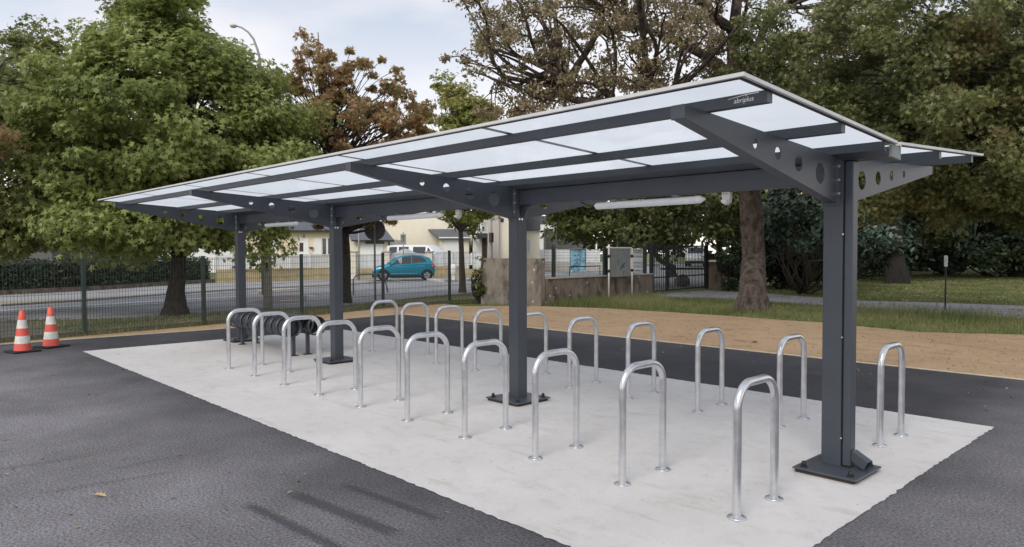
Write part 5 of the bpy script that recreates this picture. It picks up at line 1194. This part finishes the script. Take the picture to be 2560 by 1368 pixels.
lawn_poly = pfar[1:]+[gr(2900, 700), gr(2560, 676), gr(2200, 690), gr(2060, 700), gr(1930, 712)]
grass('lawn_grass', 'short green lawn grass beyond the park path', lawn_poly, 60000, .03, .09, .03, -.045)
nvp = [gr(0, 800), gr(270, 795), gr(600, 776), gr(870, 762), gr(1100, 738), gr(1240, 727), Vector((-15.9, 9.2, 0)), Vector((-15.9, 6.3, 0)), Vector((-14.8, 3.2, 0)), Vector((-14.4, .6, 0)), Vector((-14.0, -1.8, 0))]
grass('verge_grass', 'thin grass on the dirt verge behind the mesh fence', nvp, 14000, .02, .09, .012, -.02)
def litter(name, label, poly, n_, s_, z, kind='oval'):
    P = tri_sample(poly, n_); P[:, 2] = z+.004; o = leaves(name, P, np.array([0, 0, 1.0])+RNG.normal(size=(n_, 3))*.22, s_, kind, LM['litter']); return tag(o, label, 'leaf litter', kind='stuff')
litter('leaf_litter', 'small dry leaf scraps scattered on the concrete slab', [(-11, -2.4), (.45, -2.4), (.45, 2.2), (-11, 2.2)], 420, .010, .006, 'lance')
litter('leaf_litter', 'dry leaf scraps scattered over the dark tarmac', [(-11, -7), (2, -7), (2, -2.5), (-11, -2.5)], 420, .019, .002)
litter('leaf_litter', 'dry leaf scraps on the tarmac strip behind the slab', [(-13, 2.4), (3, 2.4), (3, 5.2), (-13, 5.2)], 160, .022, .002)
litter('leaf_litter', 'fallen leaves lying on the grass and path under the trees', list(tf)+pfar[::-1], 1300, .05, -.02)
litter('leaf_litter', 'fallen leaves on the lawn', lawn_poly, 1200, .08, -.01)
litter('leaf_litter', 'dark scraps on the sandy ground', [(-12, 5.5), (3, 5.5)]+[tuple(p)[:2] for p in tf[::-1][1:]], 1300, .022, .0)
def fallen(label, u, v_, rz, s_):
    p = gr(u, v_); k = MB(); out_ = [(-1.15, 0), (-.6, .10), (-.5, .32), (-.28, .2), (-.1, .42), (.1, .24), (.35, .38), (.5, .18), (.95, .04), (.6, -.14), (.35, -.30), (.15, -.16), (-.1, -.34), (-.3, -.16), (-.55, -.24), (-.6, -.04)]
    vs = [(x*s_, y*s_, (.10+.35*y*y*4-.12*x)*s_+.004) for x, y in out_]+[(0, 0, .05*s_+.004)]; c_ = len(out_)
    k.add(vs, [(i, (i+1) % c_, c_) for i in range(c_)]); k.tube([(-1.1*s_, 0, .2*s_), (-1.6*s_, .02, .25*s_)], .0015, 5)
    o = k.build('fallen_leaf', LM['litter'], None, loc=(p.x, p.y, .001)); o.rotation_euler = (0, 0, rz); o.data.materials.clear(); o.data.materials.append(M['leafy']); tag(o, label, 'leaf', 'single fallen leaves on the tarmac')
M['leafy'] = pm('pale_dry_leaf', (.55, .42, .24), (.40, .28, .14), 60, .8)
fallen('large curled tan leaf lying on the dark tarmac at the lower left', 250, 1242, YAW-.15, .060)
fallen('small pale leaf on the tarmac at the left edge', 18, 1188, YAW+.3, .022)
tp_ = gr(1890, 855); tag(MB().tube([tp_+Vector((0, .05, .004)), tp_+Vector((-.03, 0, .012)), tp_+Vector((.03, -.06, .02)), tp_+Vector((-.01, -.12, .006)), tp_+Vector((.09, -.13, .004))], .005, 5).build('twig', M['bark']), 'thin crooked twig lying on the sandy ground', 'twig')
